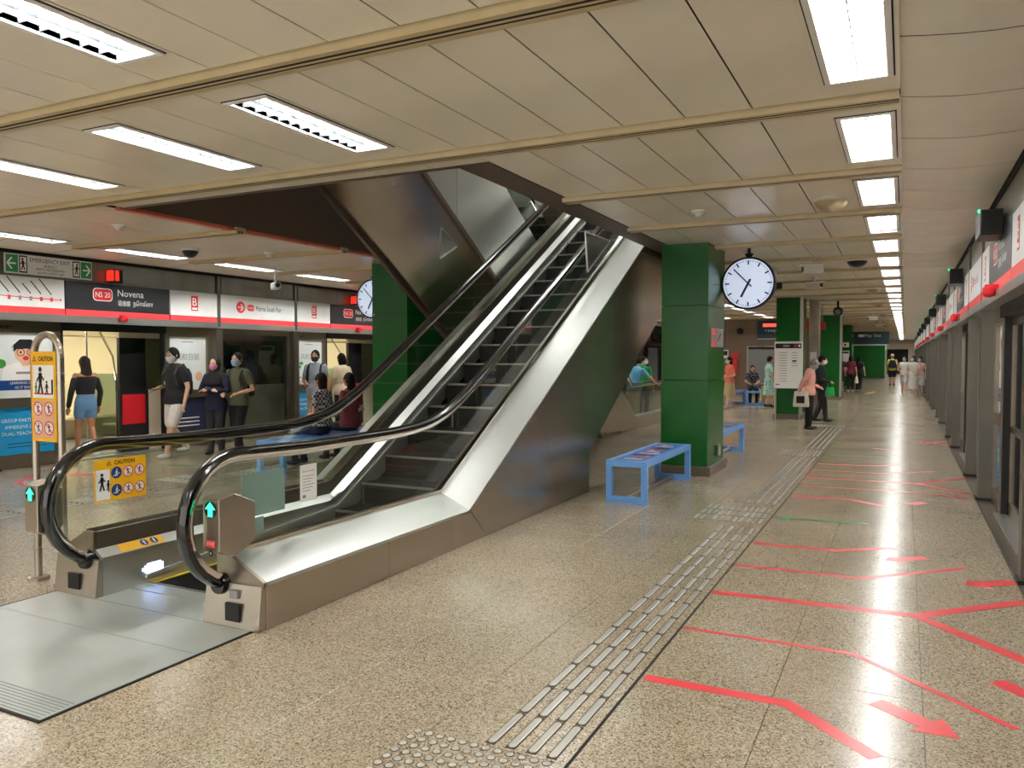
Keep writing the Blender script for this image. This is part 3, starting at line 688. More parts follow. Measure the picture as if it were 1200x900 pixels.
# ================================================================ escalator coming down on the far side
e2 = thing('escalator', 'dark clad escalator descending away behind the rising one', 'escalator', (-6.1, 16.7, 0))
sl2 = .6; xn, xf = -5.25, -6.85
Bm = lambda y: max(0, 3.2 - sl2 * (y - 9.13)); C2 = lambda y: max(.25, .19 + sl2 * (16.7 - y)); A2 = Bm
y0 = 4.2
def clad(lo, hi, ya, yb, mat, name='side_panel'):
    for xa, xb in ((xn - .03, xn), (xf, xf + .03)):
        yy = arange(ya + .004, yb - .004, .12)
        ps = [(y, lo(y)) for y in yy] + [(y, hi(y)) for y in reversed(yy)]
        n = len(yy); N = 2 * n; mb = MB(); vs = [(x, y, z) for x in (xa, xb) for y, z in ps]; fs = []
        for i in range(n - 1):
            q = (i, i + 1, N - 2 - i, N - 1 - i); fs += [q, tuple(k + N for k in reversed(q))]
        for i in range(N): fs.append((i, (i + 1) % N, (i + 1) % N + N, i + N))
        mb.add(vs, fs).build(name, mat, e2)
for ya, yb in ((y0, 6.4), (6.4, 8.9), (8.9, 11.2), (11.2, 13.5)): clad(lambda y: Bm(y) + .03, C2, ya, yb, 'steel_light')
clad(lambda y: max(0, Bm(y) + .03), C2, 13.5, 16.7, 'steel'); clad(lambda y: 0, C2, 16.7, 19.4, 'steel')
for xa in (xn + .006, xf - .006):
    MB().rings([[(xa - .03, y, A2(y) - .05), (xa + .03, y, A2(y) - .05), (xa + .03, y, A2(y) + .02), (xa - .03, y, A2(y) + .02)] for y in (y0, 14.4)]).build('edge_trim', 'ceil_brown', e2)
MB().rings([[(xf, y, A2(y) + .03), (xn, y, A2(y) + .03), (xn, y, A2(y) + .06), (xf, y, A2(y) + .06)] for y in (y0, 14.4)]).build('underside', 'steel_clad', e2)
for xa in (xn - .1, xf + .1):
    MB().rings([[(xa - .1, y, C2(y)), (xa + .1, y, C2(y)), (xa + .1, y, C2(y) + .03), (xa - .1, y, C2(y) + .03)] for y in (y0, 16.6, 19.4)]).build('deck', 'steel_light', e2)
    g2 = [(y, C2(y) + .03) for y in arange(y0, 19.4, .2)]
    hr = [(xa, y, C2(y) + .72) for y in arange(y0, 19.4, .2)] + [(xa, 19.6 + .33 * math.sin(q), .62 + .35 * math.cos(q)) for q in [math.pi * k / 8 for k in range(1, 9)]]
    MB().tube(hr, .036, 8).build('handrail', 'rubber', e2, smooth=True)
    MB().tube([(x, y, z - .05) for x, y, z in hr], .018, 6).build('handrail_guide', 'chrome', e2)
    ya = y0
    while ya < 19.3:
        yb = min(ya + 1.5, 19.4); yy = arange(ya + .004, yb - .004, .2)
        ps = [(y, C2(y) + .03) for y in yy] + [(y, C2(y) + .68) for y in reversed(yy)]; n = len(yy); N = 2 * n
        mb = MB(); vs = [(x, y, z) for x in (xa - .005, xa + .005) for y, z in ps]; fs = []
        for i in range(n - 1):
            q = (i, i + 1, N - 2 - i, N - 1 - i); fs += [q, tuple(k + N for k in reversed(q))]
        for i in range(N): fs.append((i, (i + 1) % N, (i + 1) % N + N, i + N))
        mb.add(vs, fs).build('glass_panel', 'glass_green', e2); ya = yb
y = 5.0
s2 = MB().box(-.6, .6, 0, .396, -.03, 0).box(-.6, .6, .384, .396, -.24, 0).mesh('step'); s2.materials.append(MATS['step'])
while y < 17:
    link('step', s2, e2, loc=((xn + xf) / 2, y, max(.01, C2(y) - .2))); y += .4
tri_guard('triangular clear safety guard against the dark cladding above the left handrail', -5.235, [(8.49, 3.21), (8.87, 3.02), (8.45, 2.82)])
# ================================================================ columns
def column(label, x0, x1, y0, y1, zs=(.12, 1.27, 2.27, 3.1), steel=False):
    c = thing('column', label, 'column', ((x0 + x1) / 2, (y0 + y1) / 2, 0), 'green clad columns')
    bx('core', 'dark_gap', c, x0 + .03, x1 - .03, y0 + .03, y1 - .03, 0, HZ)
    for za, zb in zip(zs[:-1], zs[1:]):
        za += .004; zb -= .004
        bx('cladding_panel', 'green_clad', c, x0, x1, y0, y0 + .03, za, zb); bx('cladding_panel', 'green_clad', c, x0, x1, y1 - .03, y1, za, zb)
        bx('cladding_panel', 'green_clad', c, x1 - .03, x1, y0 + .034, y1 - .034, za, zb); bx('cladding_panel', 'green_clad', c, x0, x0 + .03, y0 + .034, y1 - .034, za, zb)
    e = .05
    for b in ((x0 - e, x1 + e, y0 - e, y0), (x0 - e, x1 + e, y1, y1 + e), (x1, x1 + e, y0, y1), (x0 - e, x0, y0, y1)): bx('skirting', 'granite_dark', c, *b, 0, .12)
    if steel:
        bx('corner_strip', 'steel_light', c, x1, x1 + .07, y0 - .005, y0 + .1, .12, HZ); bx('corner_strip', 'steel_light', c, x0 - .03, x0, y0 - .03, y0 + .1, 0, .8)
    return c
K1 = column('green column behind the near blue bench', -2.96, -2.33, 10.47, 11.5)
K2 = column('green column carrying the white route map board', -2.93, -2.36, 20.9, 22.3, steel=True)
K3 = column('green column right behind the route map column', -2.75, -2.10, 30.7, 32.2, steel=True)
K4 = column('small far green column with a white board above three people', -3.2, -2.3, 41.5, 43)
K5 = column('green column seen through the escalator glass on the left', -7.78, -7.1, 10.47, 12.6)
gb = thing('wall_green', 'far green clad room block below the dark direction sign', 'wall', (-1.8, 60, 0), kind='structure')
for i in range(3): bx('cladding_panel', 'green_clad', gb, -2.6 + .47 * i + .004, -2.6 + .47 * (i + 1) - .004, 59, 59.05, .1, HZ)
bx('core', 'green_clad', gb, -3.3, -1.2, 59.05, 66, 0, HZ); bx('skirting', 'granite_dark', gb, -2.6, -1.19, 58.95, 59, 0, .1)
# wall plates on the front column
t = thing('column_sign', 'small grey sign with red strips on the side of the front green column', 'sign', (-2.32, 11, 1.7))
bx('board', 'grey', t, -2.33, -2.318, 10.62, 11.4, 1.72, 1.98)
d = Decal((-2.318, 11.0, 1.85), (0, 1, 0), (0, 0, 1), t); d.rect(-.35, -.12, .03, .12, 'stripe'); d.rect(-.35, -.12, -.12, -.03, 'stripe'); d.rect(-.06, .36, -.12, .12, 'silver'); d.line(0, -.05, .2, .06, .03, 'ink', 2); d.done()
t = thing('power_socket', 'small grey socket low on the front green column', 'socket', (-2.33, 11.1, .25)); bx('box', 'granite_dark', t, -2.33, -2.30, 11.02, 11.2, .2, .36, bev=.008); bx('cover', 'silver', t, -2.302, -2.297, 11.04, 11.18, .22, .34)
# route map board
t = thing('route_map', 'white route map board with black header on the second green column', 'board', (-2.55, 20.85, .8))
bx('board', 'white', t, -2.95, -2.28, 20.78, 20.84, .78, 1.96); bx('leg', 'steel', t, -2.94, -2.9, 20.8, 20.84, 0, .78); bx('leg', 'steel', t, -2.36, -2.32, 20.8, 20.84, 0, .78)
d = Decal((-2.615, 20.78, 1.37), (1, 0, 0), (0, 0, 1), t, .003); d.rect(-.31, .31, .42, .54, 'ink'); d.text('NS20', -.05, .48, .05, 'white', 2); d.disc(.17, .48, .035, 'red', 2); d.disc(.26, .48, .03, 'white', 2)
for i in range(12):
    d.rect(-.19, -.03, .3 - i * .065, .312 - i * .065, 'grey'); d.disc(-.22, .306 - i * .065, .01, 'red', 2)
    if i < 6: d.rect(.08, .22, .3 - i * .065, .312 - i * .065, 'grey')
d.rect(.1, .19, .08, .12, 'ink', 2); d.rect(-.29, -.2, -.5, -.48, 'ink'); d.done()
# ================================================================ clocks
def clock(label, x, y, z, r):
    c = thing('station_clock', label, 'clock', (x, y, HZ))
    MB().lathe([(r * .2, .12), (r * .98, .12), (r, .1), (r, -.02), (r * .93, -.035), (r * .93, 0), (0.001, 0)], (x, y, z), 'y', 40).build('case', 'black', c, smooth=True)
    MB().lathe([(r * .2, .13), (r * .9, .13), (r * .95, .1), (r * .2, .1)], (x, y, z), 'y', 30).build('rear_case', 'silver', c, smooth=True)
    MB().tube([(x, y + .05, z + r * .95), (x, y + .05, HZ)], .024, 10).build('hanger', 'black', c); MB().lathe([(.03, -.05), (.06, -.01), (.06, 0)], (x, y + .05, z + r + .05), 'z', 12).build('collar', 'black', c)
    MB().lathe([(.001, -.004), (r * .93, -.004), (r * .93, .004), (.001, .004)], (x, y - .004, z), 'y', 40).build('face', 'clock_face', c)
    d = Decal((x, y - .0085, z), (1, 0, 0), (0, 0, 1), c, .002)
    for i in range(60):
        a = R(6 * i); l, w_ = (.17, .055) if i % 5 == 0 else (.06, .02)
        d.line(math.sin(a) * r * .88, math.cos(a) * r * .88, math.sin(a) * r * (.88 - l), math.cos(a) * r * (.88 - l), r * w_, 'ink', 1)
    d.done('dial_mark')
    for nm, a, l, w_ in (('minute_hand', R(6 * 52.6), .78, .05), ('hour_hand', R(30 * 6.9), .58, .085)):
        d = Decal((x, y - .012, z), (1, 0, 0), (0, 0, 1), c, .002); d.line(-math.sin(a) * r * .18, -math.cos(a) * r * .18, math.sin(a) * r * l, math.cos(a) * r * l, r * w_, 'ink', 2 if nm[0] == 'm' else 1); d.done(nm)
clock('round station clock hanging beside the front green column', -1.965, 11.3, 2.61, .365)
clock('round station clock partly hidden by the left green column', -8.2, 11.05, 2.58, .335)
# ================================================================ benches
def bench(label, x0, x1, y0, y1, h=.46, art=True):
    b = thing('bench', label, 'bench', ((x0 + x1) / 2, (y0 + y1) / 2, 0), 'blue platform benches'); w_ = .065
    for ya in (y0, y1 - w_):
        m = MB().box(x0, x0 + w_, ya, ya + w_, 0, h).box(x1 - w_, x1, ya, ya + w_, 0, h).box(x0 + w_, x1 - w_, ya, ya + w_, 0, w_).box(x0 + w_, x1 - w_, ya, ya + w_, h - w_, h)
        m.build('end_frame', 'bench_blue', b)
    bx('side_rail', 'bench_blue', b, x0, x0 + w_, y0 + w_, y1 - w_, h - w_, h); bx('side_rail', 'bench_blue', b, x1 - w_, x1, y0 + w_, y1 - w_, h - w_, h)
    bx('foot_rail', 'steel', b, (x0 + x1) / 2 - .02, (x0 + x1) / 2 + .02, y0 + w_, y1 - w_, .03, .06)
    tp = bx('seat_top', 'bench_top', b, x0 + w_, x1 - w_, y0 + w_, y1 - w_, h - .03, h - .004)
    if art:
        d = Decal(((x0 + x1) / 2, (y0 + y1) / 2, h - .004), (1, 0, 0), (0, 1, 0), tp, .0015); rng = random.Random(3)
        for i in range(9):
            yy = -.75 + .18 * i; d.rect(-.12 + .08 * rng.random(), .06 + .08 * rng.random(), yy, yy + .07, ['white', 'stripe', 'ink', 'white'][i % 4]); d.disc(.1 - .2 * rng.random(), yy + .12, .03, ['ink', 'white', 'stripe'][i % 3])
        d.done('printed_pattern')
    return b
bench('near light blue bench in front of the front green column', -2.91, -2.45, 8.13, 10.07)
bench('light blue bench sticking out behind the front green column', -2.86, -2.40, 11.65, 13.58)
bench('blue bench seen through the escalator glass with two people seated', -7.8, -7.33, 7.9, 10.1, art=False)
bench('distant blue bench with a seated person near the brown wall', -5.35, -4.75, 24.6, 27.0, art=False)
bench('shorter distant blue bench behind the woman in the patterned dress', -4.6, -4.05, 26.2, 28.2, art=False)
# ================================================================ caution stand
s_ = thing('caution_stand', 'steel tube stand with a yellow caution board beside the escalator', 'sign stand', (-5.38, 3.47, 0))
arch = [(-5.525, 3.47, .02), (-5.525, 3.47, 1.6)] + [(-5.38 - .145 * math.cos(q), 3.47, 1.605 + .145 * math.sin(q)) for q in [math.pi * k / 10 for k in range(11)]] + [(-5.235, 3.47, 1.6), (-5.235, 3.47, .02)]
MB().tube(arch, .025, 12).build('tube_frame', 'steel', s_, smooth=True)
for x in (-5.525, -5.235): MB().lathe([(.07, 0), (.07, .02), (.06, .026), (.03, .028)], (x, 3.47, 0), 'z', 18).build('base_flange', 'steel', s_)
bd = bx('board', 'yellow', s_, -5.515, -5.245, 3.44, 3.447, 1.0, 1.63)
d = Decal((-5.38, 3.44, 1.315), (1, 0, 0), (0, 0, 1), s_, .001)
warning_tri(d, -.095, .265, .022); d.text('CAUTION', .03, .265, .034, 'ink', 2, wmax=.16, bold=.02)
d.rect(-.115, .115, -.01, .22, 'white'); d.man(-.03, .11, .19, 'ink', 2); d.man(-.08, .06, .08, 'green_tape', 2); d.man(.04, .06, .1, 'ink', 2); d.line(.1, .02, .1, .12, .02, 'ink', 2); d.line(-.1, .02, .11, .02, .01, 'red', 2); d.rect(-.115, .115, -.29, -.03, 'skin_print')
caution_icons(d, [(-.06, -.085), (.06, -.085), (-.06, -.22), (.06, -.22)], .05, ()); d.done()
# ================================================================ tactile paths and studs
def tactile(label, xs, yr, patches, dots=None):
    t = thing('tactile_path', label, 'tactile path', (sum(xs) / len(xs), yr[0], 0))
    def bar(l):
        w_ = .017; pts = [(w_ * math.cos(R(a)), l / 2 - w_ + w_ * math.sin(R(a))) for a in range(0, 181, 45)] + [(w_ * math.cos(R(a)), -l / 2 + w_ + w_ * math.sin(R(a))) for a in range(180, 361, 45)]
        m = MB().rings([[(x, y, 0) for x, y in pts], [(x, y, .003) for x, y in pts], [(x * .8, y * (1 - .008 / l), .005) for x, y in pts]]); me = m.mesh('bar'); me.materials.append(MATS['bar']); return me
    L = bar(.288); S = bar(.25); n = 0; ol = MB()
    y = yr[0]
    while y < yr[1]:
        inp = [p for p in patches if p[0] - .1 < y + .15 < p[1] + .1]
        if not inp:
            for x in xs: link('bar', L, t, loc=(x, y + .156, 0)); ol.box(x - .0225, x + .0225, y + .004, y + .308, 0, .0012)
        y += .312
    for p0, p1, xa, xb, nn in patches:
        for i in range(nn):
            x = xa + (xb - xa) * i / (nn - 1)
            for j in range(max(1, round((p1 - p0) / .29))):
                link('bar', S, t, loc=(x, p0 + .145 + .29 * j, 0)); ol.box(x - .02, x + .02, p0 + .01 + .29 * j, p0 + .28 + .29 * j, 0, .0012)
    o = ol.build('bar_bed', 'bed_dark', t); o['kind'] = 'stuff'  # dark bed slightly wider than the bars, leaving a thin outline
    return t
tp = tactile('steel bar tactile path running along the right side of the platform', [-1.507, -1.414, -1.321, -1.232], (2.805, 18.9), [(7.66, 8.53, -1.83, -1.22, 11), (13.25, 14.12, -1.83, -1.22, 11), (18.95, 19.53, -1.95, -1.22, 12)])
tactile('tactile path on the left side seen through the escalator glass', [-8.2, -8.11, -8.02, -7.93], (3.6, 9.4), [(6.9, 7.5, -8.6, -7.93, 9)])
dots = thing('tactile_studs', 'patch of round steel studs at the near end of the tactile path', 'tactile studs', (-1.53, 2.5, 0))
dm = MB().lathe([(.0165, 0), (.0165, .002), (.012, .005), (.0005, .0055)], (0, 0, 0), 'z', 10).mesh('stud', smooth=True); dm.materials.append(MATS['bar'])
bm_ = MB()
for i in range(12):
    for j in range(9):
        x, y = -1.83 + i * .0545, 2.768 - j * .0575
        link('stud', dm, dots, loc=(x, y, 0)); bm_.lathe([(.021, 0), (.021, .001), (.001, .0012)], (x, y, 0), 'z', 8)
o = bm_.build('stud_bed', 'bed_dark', dots); o['kind'] = 'stuff'  # dark discs slightly wider than the studs
# ================================================================ floor tape and arrows
def floor_tape(label, pts, w_=.085, mat='red_tape', grp='red queue lines on the floor', z=0):
    """polyline of tape with mitred joints"""
    n = len(pts); L_, R_ = [], []
    for i, (x, y) in enumerate(pts):
        a = Vector(pts[max(0, i - 1)]); b = Vector(pts[min(n - 1, i + 1)]); p = Vector((x, y))
        d1 = (p - a).normalized() if i else (b - p).normalized(); d2 = (b - p).normalized() if i < n - 1 else d1
        nn = Vector((-(d1 + d2).y, (d1 + d2).x)).normalized(); k = w_ / 2 / max(.4, nn.dot(Vector((-d1.y, d1.x))))
        L_.append((x + nn.x * k, y + nn.y * k)); R_.append((x - nn.x * k, y - nn.y * k))
    m = MB().rings([[(l[0], l[1], z), (r[0], r[1], z), (r[0], r[1], z + .0015), (l[0], l[1], z + .0015)] for l, r in zip(L_, R_)])
    return tag(m.build('floor_tape', mat), label, 'floor marking', grp)
def floor_arrow(label, tail, head, w_=.1, hw=.22, hl=.16, mat='red_tape', grp='red floor arrows'):
    a, b = Vector(tail), Vector(head); d_ = (b - a).normalized(); n_ = Vector((-d_.y, d_.x)); c = b - d_ * hl
    ps = [a + n_ * w_ / 2, c + n_ * w_ / 2, c + n_ * hw / 2, b, c - n_ * hw / 2, c - n_ * w_ / 2, a - n_ * w_ / 2]
    return tag(MB().prism([tuple(p) for p in ps], 'z', 0, .0015).build('floor_arrow', mat), label, 'floor arrow', grp)
floor_tape('nearest thick red floor line bending towards the camera', [(-1.13, 3.745), (-.46, 3.75), (-.075, 3.395)], .075)
floor_tape('thin red floor line second from the camera', [(-1.14, 4.54), (-.22, 4.54), (.457, 3.927)], .035)
floor_tape('long red floor line third from the camera, stem of a Y', [(-1.135, 5.325), (.09, 5.385)], .08)
floor_tape('near branch of the red Y line at the right screen', [(.09, 5.385), (.72, 4.70)], .085, z=.0004); floor_tape('far branch of the red Y line at the right screen', [(.09, 5.385), (.72, 6.0)], .085, z=.0008)
floor_tape('red floor line fourth from the camera bending away at its end', [(-1.14, 6.1), (-.25, 6.13), (.434, 6.77)], .05)
floor_tape('red floor line fifth from the camera', [(-1.13, 6.88), (-.47, 6.92), (-.05, 7.22)], .07)
floor_arrow('nearest broad red arrow pointing to the right screen', (-.095, 3.95), (.235, 3.72), .1, .22, .15); floor_arrow('broad red arrow at the right edge of the photo', (.43, 4.47), (.70, 4.2), .1, .22, .15)
floor_arrow('red arrow beyond the Y line pointing along the right screen', (.72, 6.5), (.40, 6.27), .12, .24, .13); floor_arrow('small red arrow between the fourth and fifth red lines', (.18, 6.98), (-.115, 6.76), .1, .2, .12)
floor_arrow('near thin green arrow pointing to the tactile path', (-.28, 8.16), (-1.12, 8.06), .06, .22, .14, 'green_tape', 'green floor arrows')
floor_tape('sixth red floor line, beyond the near green arrow', [(-1.13, 9.43), (-.5, 9.45), (-.15, 9.18)], .09)
floor_arrow('small red arrow beyond the near green arrow', (.22, 9.63), (.04, 9.43), .12, .22, .1)
floor_tape('seventh red floor line', [(-1.1, 10.19), (-.15, 10.28), (.39, 10.28), (.66, 10.02)], .05)
floor_tape('eighth red floor line, stem of the far Y', [(-1.14, 10.95), (.15, 11.02)], .08); floor_tape('near branch of the far red Y line', [(.15, 11.02), (.69, 10.45)], .08, z=.0004); floor_tape('far branch of the far red Y line', [(.15, 11.02), (.70, 11.73)], .08, z=.0008)
floor_tape('ninth red floor line', [(-1.12, 11.7), (-.25, 11.75), (.4, 12.3)], .05); floor_tape('tenth red floor line before the far green arrow', [(-1.12, 12.4), (-.4, 12.5), (-.05, 12.8)], .07)
floor_arrow('far thin green arrow pointing to the tactile path', (-.28, 13.63), (-1.07, 13.58), .06, .24, .16, 'green_tape', 'green floor arrows')
floor_tape('short faint red line beyond the far green arrow', [(-.46, 14.94), (-.17, 14.73)], .07)
floor_tape('faint red line at the foot of the far right pillars', [(.3, 16.6), (.68, 15.9)], .09); floor_tape('faint red line crossing the one at the far right pillars', [(.3, 16.0), (.68, 16.7)], .09, z=.0008)
floor_arrow('farthest green arrow near the end of the tactile path', (-.3, 18.9), (-1.1, 18.85), .07, .24, .2, 'green_tape', 'green floor arrows')
floor_tape('red angled line on the left platform side near the caution stand', [(-10.5, 6.62), (-9.95, 6.0), (-9.35, 5.9)], .07); floor_arrow('red arrow on the left platform side seen through the glass', (-9.5, 6.9), (-10.1, 6.75), .12, .28, .2)
floor_arrow('green arrow on the left platform side seen through the glass', (-9.86, 8.05), (-8.82, 8.02), .05, .16, .14, 'green_tape', 'green floor arrows')
# ================================================================ header signs and posters on the platform screens
def header_sign(Q, y0, y1, kind, label):
    s = Q['s']; f = Q['face']; g_ = .012
    t = thing('header_sign', label, 'sign', (f, (y0 + y1) / 2, 2.2), 'signs above the %s screen doors' % ('right' if s > 0 else 'left'))
    dark = kind == 'name'
    bx('board', 'sign_black' if dark else 'sign_white', t, f, f + s * .03, y0 + g_, y1 - g_, 2.30, 2.72); bx('red_stripe', 'stripe', t, f, f + s * .03, y0 + g_, y1 - g_, 2.205, 2.298)
    d = Decal((f - s * .0005, (y0 + y1) / 2, 2.51), (0, -s, 0), (0, 0, 1), t, .002); W = (y1 - y0) / 2
    if kind == 'name':
        d.rrect(-W * .52, -W * .16, -.06, .14, .06, 'white', 1); d.rrect(-W * .505, -W * .175, -.048, .128, .05, 'red', 2); d.text('NS 20', -W * .34, .04, .085, 'white', 3, wmax=W * .27)
        d.text('Novena', -W * .06, .085, .11, 'white', 1, left=True, wmax=W * .52); d.text('诺维娜', -W * .06, -.075, .07, 'white', 1, left=True, wmax=W * .24); d.text('நொவீனா', W * .24, -.075, .07, 'white', 1, left=True, wmax=W * .4)
    elif kind == 'B':
        d.rect(-.075, .075, -.12, .14, 'red', 1); d.text('B', 0, .035, .14, 'white', 2); d.rect(-.055, .055, -.1, -.065, 'white', 2)
    elif kind == 'dir':
        d.disc(-W * .5, .0, .11, 'red', 1); d.line(-W * .5 - .07, 0, -W * .5 + .06, 0, .022, 'white', 2); d.line(-W * .5 + .0, .06, -W * .5 + .065, 0, .022, 'white', 2); d.line(-W * .5 + .0, -.06, -W * .5 + .065, 0, .022, 'white', 2)
        d.rrect(-W * .33, -W * .15, -.06, .06, .05, 'red', 1); d.text('NS28', -W * .24, 0, .045, 'white', 2, wmax=W * .14); d.text('Marina South Pier', -W * .1, 0, .1, 'ink', 1, left=True, wmax=W * .7)
    elif kind == 'map':
        d.line(-W * .9, -.07, W * .8, -.09, .012, 'stripe', 1)
        for i in range(6):
            x = -W * .85 + i * W * .29; d.rect(x - .02, x + .02, -.12, -.06, ['stripe', 'stripe', 'grey', 'grey', 'stripe', 'stripe'][i], 2); d.line(x, -.02, x - .12 - .03 * (i % 3), .12 + .04 * (i % 3), .016, 'ink', 1)
        d.poly([(W * .83, -.11), (W * .83, -.06), (W * .9, -.085)], 'stripe', 2)
    d.done('lettering'); return t
def bays(Q, k):
    y = Q['y1'] + Q['P'] * k; return dict(fix=(y + .1, y + Q['wf'] + .04), a=(y + Q['wf'] + .1, y + Q['dy0']), door=(y + Q['dy0'], y + Q['dy0'] + 1.86), b=(y + Q['dy0'] + 1.86, y + Q['P'] + .04))
b_ = bays(PL, -1)
header_sign(PL, *b_['a'], 'map', 'white route strip sign at the left edge of the photo'); header_sign(PL, *b_['door'], 'name', 'black station name sign above the open train door'); header_sign(PL, *b_['b'], 'B', 'white sign with red letter B right of the black name sign')
b_ = bays(PL, 0)
header_sign(PL, *b_['fix'], 'dir', 'white direction sign with red arrow circle on the left screen'); header_sign(PL, *b_['a'], 'B', 'white sign with red letter B left of the hidden name sign'); header_sign(PL, *b_['door'], 'name', 'black station name sign partly behind the left clock'); header_sign(PL, *b_['b'], 'B', 'white letter B sign hidden behind the left green column')
b_ = bays(PL, -2); header_sign(PL, *bays(PL, -1)['fix'], 'dir', 'white direction sign just outside the left edge'); 
for k in (1, 2, 3, 4, 5, 6, 7):
    b_ = bays(PL, k)
    header_sign(PL, *b_['fix'], 'dir', '%s white direction sign farther along the left screen' % ORD[k - 1]); header_sign(PL, *b_['a'], 'B', 'letter B sign before the %s far door of the left screen' % ORD[k - 1]); header_sign(PL, *b_['door'], 'name', 'black name sign over the %s far door of the left screen' % ORD[k - 1])
for k in range(-1, 12):
    b_ = bays(PR, k)
    if k < 3:
        if k >= 0: header_sign(PR, *b_['fix'], 'dir', '%s white direction sign from the camera on the right screen' % ORD[k])
        header_sign(PR, *b_['a'], 'B', 'letter B sign before the %s black sign on the right screen' % ORD[k + 1]); header_sign(PR, *b_['door'], 'name', '%s black station name sign from the camera on the right screen' % ORD[k + 1]); header_sign(PR, *b_['b'], 'B', 'letter B sign beyond the %s black sign on the right screen' % ORD[k + 1])
    else:
        for q in ('fix', 'a', 'door', 'b'):
            t = thing('header_sign', '%s sign %s the %s far door of the right screen' % ('black' if q == 'door' else 'white', {'fix': 'two bays before', 'a': 'just before', 'door': 'over', 'b': 'just beyond'}[q], ORD[k - 3]), 'sign', (XR, b_[q][0], 2.2), 'signs above the right screen doors')
            bx('board', 'sign_black' if q == 'door' else 'sign_white', t, XR, XR + .03, b_[q][0] + .01, b_[q][1] - .01, 2.3, 2.72); bx('red_stripe', 'stripe', t, XR, XR + .03, b_[q][0] + .01, b_[q][1] - .01, 2.205, 2.298)
def poster(Q, y0, y1, z0, z1, kind, label):
    s = Q['s']; f = Q['face'] + s * .171; t = thing('poster', label, 'poster', (f, (y0 + y1) / 2, z0)); e = .095
    y0 += e; y1 -= e; W = (y1 - y0) / 2; H_ = (z1 - z0) / 2
    bgm = {'boy': 'poster_white', 'blue': 'poster_blue', 'navy': 'navy', 'child': 'poster_white'}[kind]
    bx('sheet', bgm, t, f, f + s * .003, y0, y1, z0, z1)
    d = Decal((f, (y0 + y1) / 2, (z0 + z1) / 2), (0, -s, 0), (0, 0, 1), t, .001)
    if kind == 'boy':
        d.text('学习华文', 0, H_ * .5, H_ * .16, 'grey', 1, wmax=W * 1.9)
        d.poly([(-W * .85, -H_ * .5), (W * .85, -H_ * .5), (W * .8, -H_ * .05), (W * .3, H_ * .1), (-W * .3, H_ * .1), (-W * .8, -H_ * .05)], 'white', 2)
        d.poly([(-W * .22, H_ * .12), (W * .22, H_ * .12), (W * .1, -H_ * .02), (-W * .1, -H_ * .02)], 'skin_print', 3)
        d.disc(-W * .85, H_ * .05, W * .16, 'leaf', 2); d.disc(W * .88, -H_ * .02, W * .13, 'leaf', 2); d.rect(-W * .35, W * .45, -H_ * .27, -H_ * .2, 'grey', 3)
        d.disc(0, H_ * .38, W * .4, 'skin_print', 4, ry=H_ * .3)
        d.poly([(-W * .42, H_ * .42), (-W * .3, H_ * .5), (W * .3, H_ * .52), (W * .42, H_ * .42), (W * .44, H_ * .62), (W * .2, H_ * .8), (-W * .2, H_ * .8), (-W * .44, H_ * .62)], 'ink', 5)
        d.disc(0, H_ * .22, W * .11, 'red', 5, ry=H_ * .07)
        for q in (-1, 1): d.ring(q * W * .18, H_ * .4, W * .14, W * .025, 'ink', 6); d.disc(q * W * .18, H_ * .4, W * .04, 'ink', 6)
        d.rect(-W, W, -H_ * .76, -H_ * .46, 'blue', 3); d.text('LEARNING CHINESE', 0, -H_ * .54, H_ * .08, 'white', 4, wmax=W * 1.9); d.text('AS IT SHOULD', 0, -H_ * .68, H_ * .08, 'white', 4, wmax=W * 1.6)
    elif kind == 'child':
        d.text('风和日丽', 0, H_ * .25, H_ * .2, 'grey', 1, wmax=W * 1.8); d.rect(-W * .3, W * .3, H_ * .8, H_ * .83, 'grey', 1)
        d.line(-W * .7, -H_ * .3, -W * .55, H_ * .05, .02, 'leaf', 1); d.disc(-W * .6, -H_ * .05, W * .16, 'leaf', 2, ry=H_ * .06); d.disc(-W * .75, -H_ * .2, W * .14, 'leaf', 2, ry=H_ * .05); d.disc(W * .6, -H_ * .5, W * .2, 'skin_print', 2); d.rect(-W * .8, W * .2, -H_ * .7, -H_ * .66, 'grey', 1)
    elif kind == 'blue':
        for i, tx_ in enumerate(('GROUP PARTICIPATION', 'IMMERSIVE LESSONS', 'DUAL-TEACHER CLASS')): d.text(tx_, 0, H_ * (.45 - .28 * i), H_ * .15, 'white', 1, wmax=W * 1.8)
        for i in range(2): d.rect(-W * .7, W * .7, -H_ * (.55 + .15 * i), -H_ * (.52 + .15 * i), 'navy', 1)
    elif kind == 'navy':
        for i in range(3): d.rect(-W * .6, W * .6, -H_ * (.1 + .2 * i), -H_ * (.04 + .2 * i), 'white', 1)
    d.done(); return t
for Q, k, q, up_, lo_, lb in ((PL, -1, 'a', 'boy', 'blue', 'left of the open train door'), (PL, -1, 'b', 'child', 'navy', 'right of the open train door'), (PL, 0, 'a', 'child', 'blue', 'behind the man in the grey shirt'), (PR, -1, 'b', 'boy', 'blue', 'before the first right pillar'), (PR, 0, 'a', 'child', 'navy', 'behind the second right pillar'), (PR, 0, 'b', 'boy', 'blue', 'before the third right pillar'), (PR, -1, 'a', 'boy', 'blue', 'just outside the right edge')):
    y0, y1 = bays(Q, k)[q]; y0 = y0 + .05 if q == 'a' else y0; y1 = y1 - .04 if q == 'b' else y1
    poster(Q, y0, y1, 1.0, 1.93, up_, 'white advertisement poster %s' % lb); poster(Q, y0, y1, .19, .86, lo_, '%s lower poster %s' % (lo_, lb))
